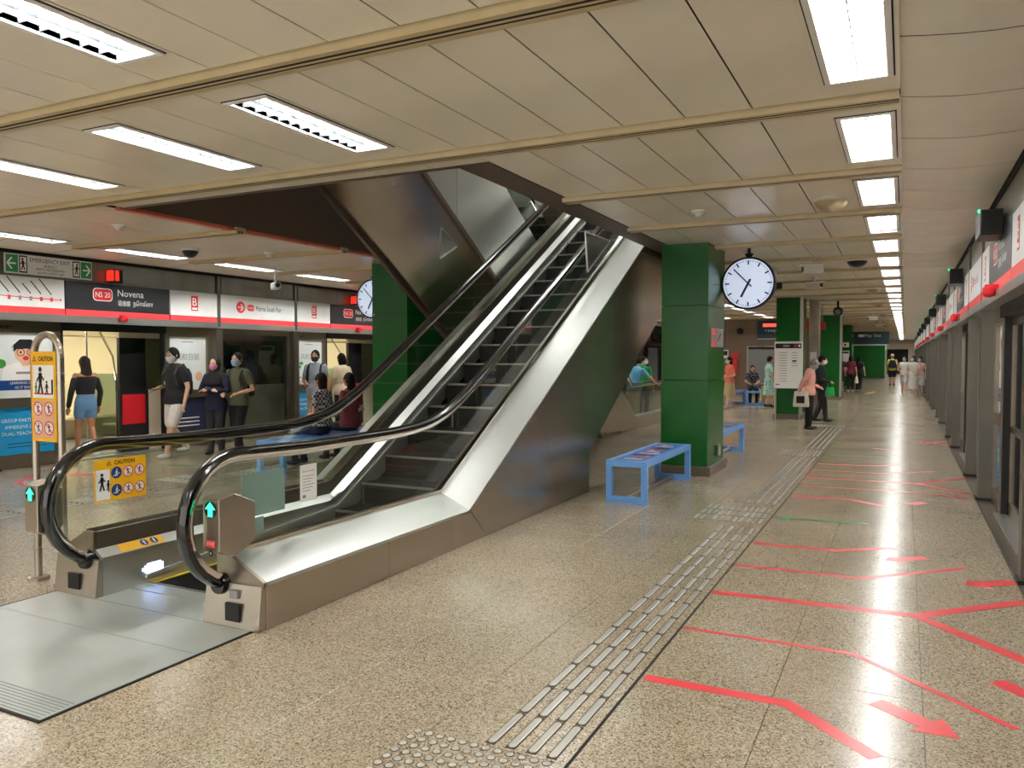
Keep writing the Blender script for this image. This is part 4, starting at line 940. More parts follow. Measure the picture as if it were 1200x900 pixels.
# emergency exit sign
t = thing('emergency_exit_sign', 'grey emergency exit sign with green arrows on the left header', 'sign', (XLf, 7.26, 2.75)); bx('board', 'sign_white', t, XLf, XLf + .025, 6.62, 7.92, 2.755, 3.03)
d = Decal((XLf + .025, 7.27, 2.893), (0, 1, 0), (0, 0, 1), t)
for q in (-1, 1):
    d.rect(*sorted((q * .64, q * .47)), -.12, .12, 'green_tape', 1); d.line(q * .5, 0, q * .62, 0, .022, 'white', 2); d.line(q * .555, .08, q * .62, 0, .022, 'white', 2); d.line(q * .555, -.08, q * .62, 0, .022, 'white', 2)
    d.rect(*sorted((q * .455, q * .34)), -.12, .12, 'ink', 1); d.rect(*sorted((q * .44, q * .355)), -.1, .1, 'white', 2); d.man(q * .4, 0, .17, 'ink', 3, .1 * q)
d.text('EMERGENCY EXIT', 0, .075, .06, 'ink', 1, wmax=.6); d.text('紧急出口', 0, -.0, .035, 'ink', 1); d.text('PINTU KECEMASAN', 0, -.05, .035, 'ink', 1, wmax=.5); d.text('அவசர வெளி வழி', 0, -.1, .03, 'ink', 1, wmax=.4); d.done('lettering')
# door lamps, header beacons and displays
def lamp_red(Q, y, label):
    s = Q['s']; f = Q['face']; t = thing('door_lamp', label, 'lamp', (f, y, 2.13), 'red door lamps'); bx('bracket', 'steel_dark', t, f - s * .02, f, y - .07, y + .07, 2.135, 2.2)
    MB().lathe([(.02, 0), (.055, -.02), (.06, -.07), (.04, -.1), (.01, -.11)], (f - s * .07, y, 2.24), 'z', 12).build('lens', 'red', t, smooth=True); bx('mount', 'red', t, f - s * .11, f, y - .04, y + .04, 2.2, 2.245, bev=.006)
for k in (-1, 0): lamp_red(PL, bays(PL, k)['door'][0] + .93, 'red door lamp below the %s black name sign on the left' % ('near' if k < 0 else 'far'))
for k in range(-1, 9): lamp_red(PR, bays(PR, k)['door'][0] + .93, '%s red door lamp along the right screen' % ORD[k + 1])
t = thing('warning_beacon', 'dark box beacon glowing red above the black name sign on the left', 'beacon', (XLf, 8.27, 2.73)); bx('housing', 'black', t, XLf, XLf + .16, 8.2, 8.36, 2.74, 2.95, bev=.01); bx('lens', 'red_led', t, XLf + .02, XLf + .15, 8.17, 8.2, 2.77, 2.93); bx('lens', 'red_led', t, XLf + .16, XLf + .165, 8.22, 8.28, 2.77, 2.93)
t = thing('warning_beacon', 'red glowing beacon behind the left clock', 'beacon', (XLf, 14.3, 2.73)); bx('housing', 'black', t, XLf, XLf + .16, 14.25, 14.4, 2.74, 2.95, bev=.01); bx('lens', 'red_led', t, XLf + .02, XLf + .15, 14.21, 14.25, 2.77, 2.93)
for i, y in enumerate((8.0, 13.2, 18.6, 24.1, 29.6, 35.2, 40.7, 46.3)):
    t = thing('platform_display', '%s black display box hanging from the right header' % ORD[i], 'display', (.68, y, 2.66), 'black display boxes on the right header')
    bx('housing', 'black', t, .57, XR - .003, y, y + .5, 2.655, 2.875, bev=.008); bx('screen', 'black_matte', t, .59, .73, y - .006, y, 2.675, 2.855)
    bx('status_light', 'green_led', t, .555, .57, y, y + .03, 2.85, 2.875)
# ================================================================ ceiling devices
def dome(label, x, y, r=.13, mat='dome_beige', name='ceiling_speaker'):
    t = thing(name, label, 'ceiling device', (x, y, HZ)); MB().lathe([(r * 1.15, 0), (r * 1.15, -.015), (r, -.03)], (x, y, HZ), 'z', 20).build('ring', 'cam_white', t, smooth=True)
    MB().lathe([(r, -.02), (r * .92, -.06), (r * .65, -.1), (r * .3, -.12), (.002, -.125)], (x, y, HZ), 'z', 20).build('dome', mat, t, smooth=True)
dome('beige dome on the ceiling beside the third right-hand light', -.65, 8.13, .15); dome('smaller dark dome on the ceiling beside a bracket camera', -.68, 13.4, .15, 'black'); dome('beige dome farther along the right ceiling', -.65, 19.2, .15); dome('far beige dome beside the right light row', -.68, 25, .14); dome('dark dome near the far lights', -.7, 31, .15)
dome('black dome camera among the left row lights', -9.0, 7.9, .11, 'black', 'dome_camera')
def detector(label, x, y):
    t = thing('smoke_detector', label, 'detector', (x, y, HZ)); MB().lathe([(.06, 0), (.06, -.025), (.035, -.04), (.035, -.06), (.001, -.062)], (x, y, HZ), 'z', 16).build('body', 'cam_white', t, smooth=True); MB().lathe([(.075, 0), (.075, -.008), (.06, -.01)], (x, y, HZ), 'z', 16).build('base', 'white', t)
detector('small white smoke detector left of the beige dome', -1.93, 8.18); detector('white smoke detector on the ceiling left of the escalator opening', -8.1, 6.1); detector('small smoke detector above the left screen', -8.3, 8.7); detector('small smoke detector near the front green column ceiling', -1.4, 17)
def box_cam(label, x, y, z, hd, mat='cam_white', l=.3, sun=True):
    t = thing('security_camera', label, 'camera', (x, y, HZ), rz=hd)
    MB().tube([(0, 0, 0), (0, 0, z - HZ + .06)], .018, 8).build('stem', 'silver', t, world=False); MB().lathe([(.05, 0), (.05, -.03), (.02, -.05)], (0, 0, 0), 'z', 12).build('mount', 'silver', t, world=False)
    h_ = z - HZ
    MB().box(-.055, .055, -l / 2, l / 2, h_ - .06, h_ + .05).build('body', 'silver' if mat == 'silver' else mat, t, world=False, bev=.01)
    if sun: MB().box(-.075, .075, -l / 2 - .05, l / 2, h_ + .05, h_ + .065).build('sun_shield', 'white', t, world=False)
    MB().lathe([(.04, 0), (.04, -.012), (.002, -.014)], (0, -l / 2, h_), 'y', 14).build('lens', 'black', t, world=False)
box_cam('silver box camera hanging over the left platform side', -9.5, 10.1, 2.78, R(55), 'silver', .32, False)
box_cam('white shielded camera on a bracket under the right ceiling', -1.28, 12.9, 2.93, R(-70)); box_cam('white camera farther under the right ceiling', -1.55, 15.9, 2.93, R(60)); box_cam('dark camera just behind the front clock', -2.0, 14.2, 2.8, R(30), 'black', .28, False); box_cam('distant white camera near the light row', -1.0, 30, 2.9, R(-70)); box_cam('tiny white camera by the far direction sign', -1.0, 38, 2.9, R(70))
t = thing('ball_camera', 'round black camera hanging beside the third green column', 'camera', (-1.63, 23, 2.8)); MB().tube([(-1.63, 23, HZ), (-1.63, 23, 2.92)], .03, 8).build('stem', 'black', t); MB().ell((-1.63, 23, 2.8), (.13, .13, .13)).build('ball', 'black', t, smooth=True); MB().lathe([(.07, 0), (.07, -.02), (.001, -.022)], (-1.63, 22.88, 2.78), 'y', 14).build('lens', 'grey', t)
t = thing('ball_camera', 'round dark camera on the brown wall', 'camera', (-6.0, 32.9, 2.6)); bx('arm', 'black', t, -6.02, -5.98, 32.8, 33, 2.68, 2.72); MB().ell((-6, 32.75, 2.6), (.14, .14, .14)).build('ball', 'black', t, smooth=True)
# ================================================================ hanging signs and wall fittings far along
t = thing('hanging_sign', 'small red hanging sign beside the route map column', 'sign', (-2.28, 24, 2.35)); bx('board', 'red', t, -2.53, -2.03, 24, 24.06, 2.35, 2.56); bx('hanger', 'steel', t, -2.45, -2.42, 24.02, 24.04, 2.56, HZ); bx('hanger', 'steel', t, -2.13, -2.1, 24.02, 24.04, 2.56, HZ)
d = Decal((-2.28, 24, 2.455), (1, 0, 0), (0, 0, 1), t, .004); d.text('EXIT', 0, 0, .07, 'yellow', 1); d.done('lettering')
t = thing('steel_duct', 'steel clad pipe duct beside the route map column', 'duct', (-2.2, 22.5, 0)); bx('casing', 'steel_dark', t, -2.3, -2.06, 22.4, 22.9, 0, HZ, bev=.01); bx('door_plate', 'silver', t, -2.26, -2.1, 22.39, 22.4, 1.2, 1.7)
t = thing('direction_sign', 'dark teal sign with red strip on the brown wall', 'sign', (-4.9, 32.9, 2.3)); bx('board', 'teal_dark', t, -5.35, -4.35, 32.9, 32.96, 2.3, 3.0); bx('lower_edge', 'silver', t, -5.35, -4.35, 32.89, 32.96, 2.26, 2.3)
d = Decal((-4.85, 32.9, 2.66), (1, 0, 0), (0, 0, 1), t, .006); d.rect(-.28, .48, .1, .24, 'red_face', 1); d.text('to Jurong East', .1, -.05, .1, 'white', 1, wmax=.6); d.done('lettering')
t = thing('direction_sign', 'dark teal hanging direction sign in front of the far green block', 'sign', (-1.55, 45, 2.2)); bx('board', 'teal_dark', t, -2.45, -.72, 45, 45.08, 2.2, 2.86); bx('lower_edge', 'silver', t, -2.45, -.72, 44.99, 45.08, 2.14, 2.2); bx('hanger', 'steel', t, -2.2, -2.16, 45.02, 45.06, 2.86, HZ); bx('hanger', 'steel', t, -1.0, -.96, 45.02, 45.06, 2.86, HZ)
d = Decal((-1.58, 45, 2.58), (1, 0, 0), (0, 0, 1), t, .008); d.text('Way Out', .05, .06, .16, 'white', 1); d.rect(-.6, -.35, -.0, .14, 'white', 1); d.done('lettering')
t = thing('column_board', 'white board with red marks on the far green column', 'board', (-2.7, 41.4, 2.0)); bx('board', 'white', t, -3.0, -2.42, 41.42, 41.49, 2.02, 2.25)
d = Decal((-2.71, 41.42, 2.13), (1, 0, 0), (0, 0, 1), t, .006); d.disc(-.15, 0, .06, 'red'); d.disc(.12, 0, .06, 'red'); d.done()
t = thing('route_map', 'small far white route map on the far green column', 'board', (-2.7, 41.4, .9)); bx('board', 'white', t, -3.05, -2.4, 41.42, 41.49, .9, 1.85); bx('header', 'ink', t, -3.02, -2.43, 41.41, 41.42, 1.72, 1.8)
t = thing('display_board', 'grey framed display board on the brown wall', 'board', (-5, 32.9, .5)); bx('frame', 'steel', t, -5.75, -4.3, 32.9, 32.97, .45, 2.0); bx('panel', 'grey', t, -5.69, -4.36, 32.885, 32.9, .5, 1.85); bx('header', 'ink', t, -5.69, -4.36, 32.88, 32.9, 1.86, 1.96)
t = thing('fire_hose_box', 'red fire equipment box on the brown wall', 'fire equipment', (-6.2, 32.9, 1.2)); bx('box', 'red', t, -6.35, -6.08, 32.85, 32.97, 1.45, 1.7, bev=.01); MB().lathe([(.08, 0), (.09, .1), (.09, .5), (.03, .6)], (-6.2, 32.85, .85), 'z', 14).build('cylinder', 'red', t, smooth=True)
t = thing('wall_sign', 'small white square sign on the brown wall', 'sign', (-6.6, 32.9, 1.7)); bx('board', 'white', t, -6.75, -6.5, 32.95, 32.98, 1.5, 1.85); d = Decal((-6.625, 32.95, 1.68), (1, 0, 0), (0, 0, 1), t, .004); d.rect(-.09, .09, -.06, .12, 'ink'); d.done()
tag(MB().prism([(-1.5, 36.2), (-1.38, 36.2), (-1.1, 38.5), (-1.22, 38.5)], 'z', 0, .002).build('floor_tape', 'yellow'), 'yellow strip on the floor beside the three far people', 'floor marking')
# ================================================================ people
M('skin', 'c99473', .5); M('skin_tan', 'b07a58', .5); M('skin_fair', 'dcb093', .5); M('hair_black', '0f0c0a', .7, spec=.2); M('hair_brown', '24140d', .65, spec=.25); M('hair_grey', '7d7468', .5); M('eye', '15100e', .3)
def fabric(n, c): return M('fabric_' + n, c, .8, bump=.15, bscale=120, noise=.08, nscale=9)
def patterned(n, c1, c2, scale, wave=False):
    m = fabric(n, c1); nt = m.node_tree; b = nt.nodes['Principled BSDF']; tc = nt.nodes.new('ShaderNodeTexCoord')
    if wave:
        v = nt.nodes.new('ShaderNodeTexChecker'); v.inputs['Scale'].default_value = scale; v.inputs[1].default_value = lin(c1); v.inputs[2].default_value = lin(c2)
        nt.links.new(tc.outputs['Object'], v.inputs[0]); nt.links.new(v.outputs[0], b.inputs['Base Color'])
    else:
        v = nt.nodes.new('ShaderNodeTexVoronoi'); v.inputs['Scale'].default_value = scale; nt.links.new(tc.outputs['Object'], v.inputs[0])
        r = nt.nodes.new('ShaderNodeValToRGB'); r.color_ramp.interpolation = 'CONSTANT'; r.color_ramp.elements[0].color = lin(c2); r.color_ramp.elements[1].color = lin(c1); r.color_ramp.elements[1].position = .3
        nt.links.new(v.outputs['Distance'], r.inputs[0]); nt.links.new(r.outputs[0], b.inputs['Base Color'])
    return m
for n, c in dict(black='141417', navy='161b36', olive='5a5a42', grey='8d97a3', khaki='a08d72', cream='e2d0b4', white='dcd8d0', denim='5f86ac', pink='e2a394', coral='e8785c', beige='b9a57e', maroon='7a2a34', yellow='d8d84a', green='1f9a4a', sky='6fc0e8', darkgrey='2b2c30', blush='d9a9a0', mask='8fb8d4', maskw='dde6ec', maskp='e58fc0', maskb='2b2422', brown='8a5a36', tote='e6dcc4', red='8a2030').items(): fabric(n, c)
patterned('plaid', '23263a', 'a9a9a8', 26, True); patterned('floral', 'a8cfc4', '47776e', 14); patterned('floralw', 'd8d4d0', '3a5a7a', 12); patterned('dots', '151518', 'cfcfcf', 30)
def remesh(mb, name, mat, parent, voxel, smooth=6):
    me = mb.mesh(name, clean=True); ob = bpy.data.objects.new('tmp', me)
    md = ob.modifiers.new('r', 'REMESH'); md.mode = 'VOXEL'; md.voxel_size = voxel; md.use_smooth_shade = True
    sm = ob.modifiers.new('s', 'SMOOTH'); sm.iterations = smooth; sm.factor = .5
    out = evaluated(ob); bpy.data.objects.remove(ob); bpy.data.meshes.remove(me)
    out.name = name; out.materials.clear(); out.materials.append(MATS[mat]); out.polygons.foreach_set('use_smooth', [True] * len(out.polygons))
    return link(name, out, parent, world=False)
def limb(mb, pts, rad, n=10):
    mb.tube(pts, rad, n)
    for p, r in zip(pts, rad):
        r = r if not hasattr(r, '__len__') else min(r); mb.ell(p, (r, r, r), 10, 6)
POSES = {
 'stand': dict(lk=(-.055, .01, .28), la=(-.06, 0, .045), rk=(.055, .01, .28), ra=(.06, 0, .045)),
 'walk': dict(lk=(-.05, .10, .285), la=(-.045, .15, .05), rk=(.05, .01, .275), ra=(.05, -.16, .075)),
 'stroll': dict(lk=(-.05, .06, .28), la=(-.05, .08, .045), rk=(.05, .0, .28), ra=(.05, -.09, .06)),
 'sit': dict(lk=(-.07, .24, .27), la=(-.07, .25, .045), rk=(.07, .24, .27), ra=(.07, .25, .045)),
}
ARMS = {  # elbow, wrist of the left arm (x<0), right arm mirrored unless given
 'down': ((-.145, -.01, .635), (-.15, .04, .49)),
 'front': ((-.15, -.02, .64), (-.075, .12, .60)),
 'fold': ((-.15, .03, .66), (.03, .115, .665)),
 'phone': ((-.145, -.03, .65), (-.10, .14, .615)),
 'back': ((-.14, -.07, .64), (-.13, -.10, .50)),
 'rail': ((-.17, .13, .70), (-.19, .27, .66)),
 'up': ((-.14, .06, .67), (-.07, .14, .78)),
}
def person(label, x, y, head, H, top='white', sleeve='short', bottom='trousers', bcol='black', shoes='black', hair='short', hcol='hair_black', mask=None, pose='stand', larm='down', rarm='down', skin='skin', z=0, lean=0, nod=0, hyaw=0, fine=.012, girl=False, topz=.475, seat=None, glasses=False):
    rz = math.atan2(-head[0], head[1])
    root = thing('person', label, 'person', (x, y, z), rz=rz)
    P_ = POSES[pose]; S = lambda p: Vector((p[0] * H, p[1] * H, p[2] * H))
    drop = 0; hipz = .50
    if pose == 'sit': drop = (.50 - .055) * H - (seat or .46); hipz = .5
    sh = Vector((0, 0, -drop))
    def U(p):   # upper body joint with lean about the hip
        q = S(p); q.z -= hipz * H; c_, s_ = math.cos(lean), math.sin(lean)
        return Vector((q.x, q.y * c_ + q.z * s_, -q.y * s_ + q.z * c_ + hipz * H)) + sh
    hc = Vector((0, .012, .928))
    def Hd(p):  # head point with nod and yaw about the neck
        q = Vector(p) - Vector((0, 0, .87)); q = Matrix.Rotation(hyaw, 3, 'Z') @ (Matrix.Rotation(-nod, 3, 'X') @ q) + Vector((0, .004, .87)); return U(q)
    fw = .93 if girl else 1.0
    legs = {}
    for s_, kx, ax in (('l', P_['lk'], P_['la']), ('r', P_['rk'], P_['ra'])):
        sx = -1 if s_ == 'l' else 1
        hip = S((sx * .048, 0, hipz - .005)) + sh; kn = S(kx); an = S(ax)
        if pose == 'sit':
            kn = S((kx[0], kx[1], 0)); kn.z = (seat or .46) + .03; an = S(ax)
        legs[s_] = (hip, kn, an)
    arms = {}
    for s_, nm in (('l', larm), ('r', rarm)):
        e, w_ = ARMS[nm]; sx = 1 if s_ == 'l' else -1
        arms[s_] = (U((-sx * .101 * fw, 0, .803)), U((sx * e[0], e[1], e[2])), U((sx * w_[0], w_[1], w_[2])))
    def torso(mb, grow=0, z0=.46, z1=.885, hipg=0, flare=False):
        prof = [(.455, .06, .05), (.48, .085, .06), (.52, .094 + (.006 if girl else 0), .066), (.56, .09, .062), (.615, .074 if girl else .08, .052), (.68, .083, .058), (.74, .094 * fw, .062), (.785, .102 * fw, .056), (.815, .09 * fw, .045), (.835, .05, .036), (.852, .03, .031), (.89, .029, .031)]
        rings = []
        for zz, rx, ry in prof:
            if zz < z0 - .001 or zz > z1 + .001: continue
            gx = grow + (hipg if zz < .565 else 0)
            if flare and zz < .6: rx, ry = max(rx, .093), max(ry, .065)
            rings.append([U(((rx + gx) * math.cos(a), (ry + gx) * math.sin(a) + (-.006 if zz > .7 else 0), zz)) for a in [k * 2 * math.pi / 18 for k in range(18)]])
        mb.rings(rings)
    # --- body: one continuous surface
    b = MB(); torso(b)
    for s_ in 'lr':
        hip, kn, an = legs[s_]; mid = kn.lerp(an, .3) + Vector((0, -.008 * H, 0))
        limb(b, [hip, hip.lerp(kn, .5), kn, mid, an], [.053 * H, .045 * H, .032 * H, .033 * H, .021 * H])
        ft = an + Vector((0, .075 * H, -.022 * H)); hl = an + Vector((0, -.018 * H, -.02 * H)); limb(b, [hl, ft], [.02 * H, .017 * H], 8)
        s0, e, w_ = arms[s_]; limb(b, [s0, s0.lerp(e, .5), e, e.lerp(w_, .4), w_], [.029 * H, .026 * H, .021 * H, .021 * H, .0145 * H])
        dr = (w_ - e).normalized(); sd = dr.cross(Vector((0, 0, 1)) if abs(dr.z) < .8 else Vector((0, 1, 0))).normalized(); dn = dr.cross(sd)
        palm = w_ + dr * .03 * H; b.ell(palm, (.017 * H, .02 * H, .022 * H), 8, 6)
        for i in range(4):
            f0 = palm + sd * (i - 1.5) * .009 * H + dr * .012 * H; l_ = (.030, .036, .034, .026)[i] * H
            f1 = f0 + dr * l_ * .55 + dn * .004 * H; f2 = f1 + dr * l_ * .4 + dn * .014 * H; limb(b, [f0, f1, f2], [.0058 * H, .0052 * H, .0045 * H], 6)
        t0 = w_ + dr * .012 * H + sd * .012 * H; limb(b, [t0, t0 + sd * .014 * H + dr * .016 * H, t0 + sd * .013 * H + dr * .034 * H + dn * .01 * H], [.0065 * H, .006 * H, .005 * H], 6)
    hm = MB(); hm.ell(hc, (.0455, .055, .066), 18, 12); hm.ell(hc + Vector((0, .012, -.032)), (.036, .042, .036), 14, 8)
    hm.tube([hc + Vector((0, .052, .008)), hc + Vector((0, .066, -.016)), hc + Vector((0, .055, -.02))], [.006, .009, .007], 8)
    for sx in (-1, 1): hm.ell(hc + Vector((sx * .047, -.004, -.004)), (.006, .012, .018), 8, 6)
    hm.ell(hc + Vector((0, .05, -.034)), (.016, .008, .007), 8, 6); hm.ell(hc + Vector((0, .046, .02)), (.03, .009, .007), 8, 6)
    o_ = len(b.v); b.add([Hd(v) for v in hm.v], hm.f)
    remesh(b, 'body', skin, root, fine * .8, 4)
    for sx in (-1, 1): MB().ell(Hd(hc + Vector((sx * .0185, .0535, .008))), (.0055 * H,) * 3, 8, 6).build('eye', 'eye', root, world=False)
    # --- hair
    h = MB()
    if hair in ('short', 'long', 'bun', 'bob'):
        cap = []
        for i in range(9):
            t_ = i / 8 * R(118) ; 
            cap.append([hc + Vector(((.0515) * math.sin(t_) * math.cos(a), -.008 + .0605 * math.sin(t_) * math.sin(a) - (.0 if i < 5 else 0), .074 * math.cos(t_) + (max(0, math.sin(a)) * (.0 if i < 5 else .016 * (i - 4) / 2 if i < 7 else .034)))) for a in [k * 2 * math.pi / 20 for k in range(20)]])
        cap2 = [[p + (hc - p) * .18 for p in r] for r in reversed(cap)]
        h.rings(cap + cap2)
        h.ell(hc + Vector((0, -.03, .01)), (.046, .036, .056), 12, 8)
        if hair == 'long':
            h.rings([[hc + Vector((rx * math.cos(a), cy + ry * math.sin(a), dz)) for a in [k * math.pi / 6 for k in range(12)]] for dz, rx, ry, cy in ((.04, .045, .03, -.03), (-.04, .053, .03, -.033), (-.1, .058, .026, -.045), (-.17, .05, .022, -.055), (-.22, .03, .014, -.058))])
        if hair == 'bob': h.rings([[hc + Vector((rx * math.cos(a), cy + ry * math.sin(a), dz)) for a in [k * math.pi / 6 for k in range(12)]] for dz, rx, ry, cy in ((.03, .05, .035, -.02), (-.03, .057, .038, -.024), (-.08, .05, .03, -.03))])
        if hair == 'bun': h.ell(hc + Vector((0, -.068, .03)), (.026, .024, .026), 10, 7)
        q = MB(); q.v = [tuple(Hd(v)) for v in h.v]; q.f = h.f; remesh(q, 'hair', hcol, root, fine * .8, 2)
    elif hair == 'hijab':
        h.ell(hc + Vector((0, -.012, .004)), (.055, .06, .074), 16, 10)
        h.rings([[hc + Vector((rx * math.cos(a), cy + ry * math.sin(a), dz)) for a in [k * math.pi / 8 for k in range(16)]] for dz, rx, ry, cy in ((-.03, .05, .05, -.008), (-.065, .05, .052, -.002), (-.1, .075, .06, 0), (-.15, .105, .066, 0), (-.2, .1, .068, .005), (-.24, .06, .04, .01))])
        q = MB(); q.v = [tuple(Hd(v)) for v in h.v]; q.f = h.f; remesh(q, 'headscarf', hcol, root, fine, 3)
    elif hair == 'cap':
        h.ell(hc + Vector((0, -.006, .03)), (.054, .062, .05), 16, 8); h.prism([(-.04, .03), (.04, .03), (.032, .1), (-.032, .1)], 'z', .955, .962)
        q = MB(); q.v = [tuple(Hd(v)) for v in h.v]; q.f = h.f; remesh(q, 'cap', hcol, root, fine, 2)
    if mask:
        k = MB(); k.rings([[hc + Vector((rx * math.sin(a), cy + ry * math.cos(a), dz)) for a in [R(-80 + 16 * j) for j in range(11)]] + [hc + Vector((rx * .8 * math.sin(a), cy + ry * .8 * math.cos(a), dz)) for a in [R(80 - 16 * j) for j in range(11)]] for dz, rx, ry, cy in ((-.008, .045, .061, .006), (-.02, .044, .066, .006), (-.045, .040, .058, .006), (-.064, .03, .042, .006))])
        q = MB(); q.v = [tuple(Hd(v)) for v in k.v]; q.f = k.f; q.build('face_mask', 'fabric_' + mask, root, world=False, smooth=True)
    if glasses:
        for sx in (-1, 1):
            c_ = hc + Vector((sx * .019, .064, .008)); MB().tube([Hd(c_ + Vector((.015 * math.cos(a), 0, .013 * math.sin(a)))) for a in [k * math.pi / 6 for k in range(13)]], .0022, 5).build('glasses_rim', 'ink', root, world=False)
    # --- top
    c = MB(); torso(c, .013, topz, .852, .009 if topz < .6 else 0, topz < .6)
    for s_ in 'lr':
        s0, e, w_ = arms[s_]
        if sleeve == 'long': limb(c, [s0, s0.lerp(e, .5), e, e.lerp(w_, .5), e.lerp(w_, .92)], [.036 * H, .034 * H, .029 * H, .027 * H, .023 * H])
        elif sleeve == 'short': limb(c, [s0, s0.lerp(e, .35), s0.lerp(e, .62)], [.033 * H, .033 * H, .032 * H])
        elif sleeve == 'off': limb(c, [s0.lerp(e, .25), e, e.lerp(w_, .9)], [.034 * H, .03 * H, .024 * H])
    if sleeve == 'off':
        c.v = [(v[0], v[1], min(v[2], U((0, 0, .795)).z)) for v in c.v]
    remesh(c, 'top', 'fabric_' + top, root, fine, 4)
    # --- bottom
    k = MB(); bm_ = 'fabric_' + bcol
    def pelvis(mb, g_): torso(mb, g_, .455, .62 if topz > .6 else .57, .002)
    if bottom in ('trousers', 'shorts', 'hotpants', 'wide'):
        pelvis(k, .008)
        for s_ in 'lr':
            hip, kn, an = legs[s_]
            if bottom == 'trousers': limb(k, [hip, hip.lerp(kn, .5), kn, kn.lerp(an, .5), kn.lerp(an, .97)], [.06 * H, .053 * H, .043 * H, .04 * H, .033 * H])
            elif bottom == 'wide': limb(k, [hip, hip.lerp(kn, .5), kn, kn.lerp(an, .5), kn.lerp(an, .95)], [.06 * H, .056 * H, .052 * H, .054 * H, .056 * H])
            elif bottom == 'shorts': limb(k, [hip, hip.lerp(kn, .5), hip.lerp(kn, .85)], [.062 * H, .06 * H, .056 * H])
            else: limb(k, [hip, hip.lerp(kn, .38)], [.062 * H, .059 * H])
        remesh(k, {'trousers': 'trousers', 'wide': 'trousers', 'shorts': 'shorts', 'hotpants': 'shorts'}[bottom], bm_, root, fine, 3)
    else:
        low = {'skirt': .25, 'dress': .24, 'midi': .17}[bottom]; rings = []
        for t_ in (0, .12, .3, .6, 1):
            zz = .60 + (low - .60) * t_; rx = .085 + .028 * min(1, t_ * 3) + .02 * t_; ry = .062 + .02 * min(1, t_ * 3) + .028 * t_
            rings.append([Vector((rx * H * math.cos(a) * (1 + .05 * t_ * math.sin(5 * a)), ry * H * math.sin(a), zz * H)) + sh for a in [q * 2 * math.pi / 24 for q in range(24)]])
        k.rings(rings); k.build({'skirt': 'skirt', 'dress': 'dress_skirt', 'midi': 'skirt'}[bottom], bm_, root, world=False, smooth=True)
    # --- shoes
    for s_ in 'lr':
        an = legs[s_][2]; q = MB(); q.ell(an + Vector((0, .03 * H, -.024 * H)), (.027 * H, .078 * H, .021 * H), 12, 8); q.ell(an + Vector((0, -.012 * H, -.008 * H)), (.024 * H, .03 * H, .03 * H), 10, 7)
        zmin = an.z - .045 * H; q.v = [(v[0], v[1], max(v[2], zmin)) for v in q.v]; q.build('shoe', 'fabric_' + shoes, root, world=False, smooth=True)
    root['_U'] = 0; del root['_U']
    return root, U, arms
def worn(name, label, cat, pr_):
    root = pr_[0]; return thing(name, label, cat, tuple(root.location), rz=root.rotation_euler[2])
def backpack(label, pr_, mat, H, s=1.0):
    U = pr_[1]; t = worn('backpack', label, 'backpack', pr_); m = MB()
    m.rings([[U((rx * s * math.copysign(abs(math.cos(a)) ** .6, math.cos(a)), -.075 - .035 * s + ry * s * math.copysign(abs(math.sin(a)) ** .6, math.sin(a)), zz)) for a in [k * math.pi / 8 for k in range(16)]] for zz, rx, ry in ((.56, .06, .03), (.575, .085, .045), (.66, .09, .05), (.75, .085, .045), (.80, .06, .03), (.81, .03, .015))])
    m.build('bag', 'fabric_' + mat, t, world=False, smooth=True)
    for sx in (-1, 1): MB().tube([U((sx * .06, -.085, .79)), U((sx * .068, -.03, .845)), U((sx * .07, .035, .82)), U((sx * .074, .078, .75)), U((sx * .086, .06, .66)), U((sx * .09, -.04, .60))], [(.014 * H, .005 * H)] * 6, 8).build('strap', 'fabric_' + mat, t, world=False)
    MB().prism([(-.05 * H * s, .0), (.05 * H * s, .0), (.05 * H * s, .02), (-.05 * H * s, .02)], 'z', 0, .14).xf(Matrix.Translation(U((0, -.168 * (1 + .1 * (s - 1)), .60)))).build('pocket', 'fabric_' + mat, t, world=False)
def bag(label, pr_, side, mat, size, name='handbag', art=None, shoulder=False, elbow=False):
    arms = pr_[2]; w_ = arms[side][2]; e = arms[side][1]; s0 = arms[side][0]; t = worn(name, label, 'bag', pr_); sx = -1 if side == 'l' else 1
    top_ = (s0.lerp(e, .25) + Vector((sx * .05, 0, 0))) if shoulder else (e.lerp(w_, .25) if elbow else w_)
    drop = .5 if shoulder else .12; L = size
    c = top_ + Vector((sx * (.06 if shoulder else .0), 0, -drop))
    MB().rings([[c + Vector((th * math.copysign(1, math.cos(a)) * abs(math.cos(a)) ** .5, wd * math.copysign(1, math.sin(a)) * abs(math.sin(a)) ** .5, dz)) for a in [R(22.5) + k * math.pi / 4 for k in range(8)]] for dz, wd, th in ((0, L * .42, .02), (-L * .5, L * .48, .05), (-L * .95, L * .5, .06), (-L, L * .46, .04))]).build('bag', mat, t, world=False, smooth=True)
    MB().tube([c + Vector((0, -L * .25, -.01)), c.lerp(top_, .6) + Vector((0, -L * .16, 0)), top_ + Vector((0, 0, .03)), c.lerp(top_, .6) + Vector((0, L * .16, 0)), c + Vector((0, L * .25, -.01))], .008, 6).build('handle', mat, t, world=False)
    if art:
        d = MB(); d.prism([(-L * .25, -L * .75), (L * .25, -L * .75), (L * .25, -L * .3), (-L * .25, -L * .3)], 'x', sx * .058, sx * .064); d.xf(Matrix.Translation(c)).build('printed_square', art, t, world=False)
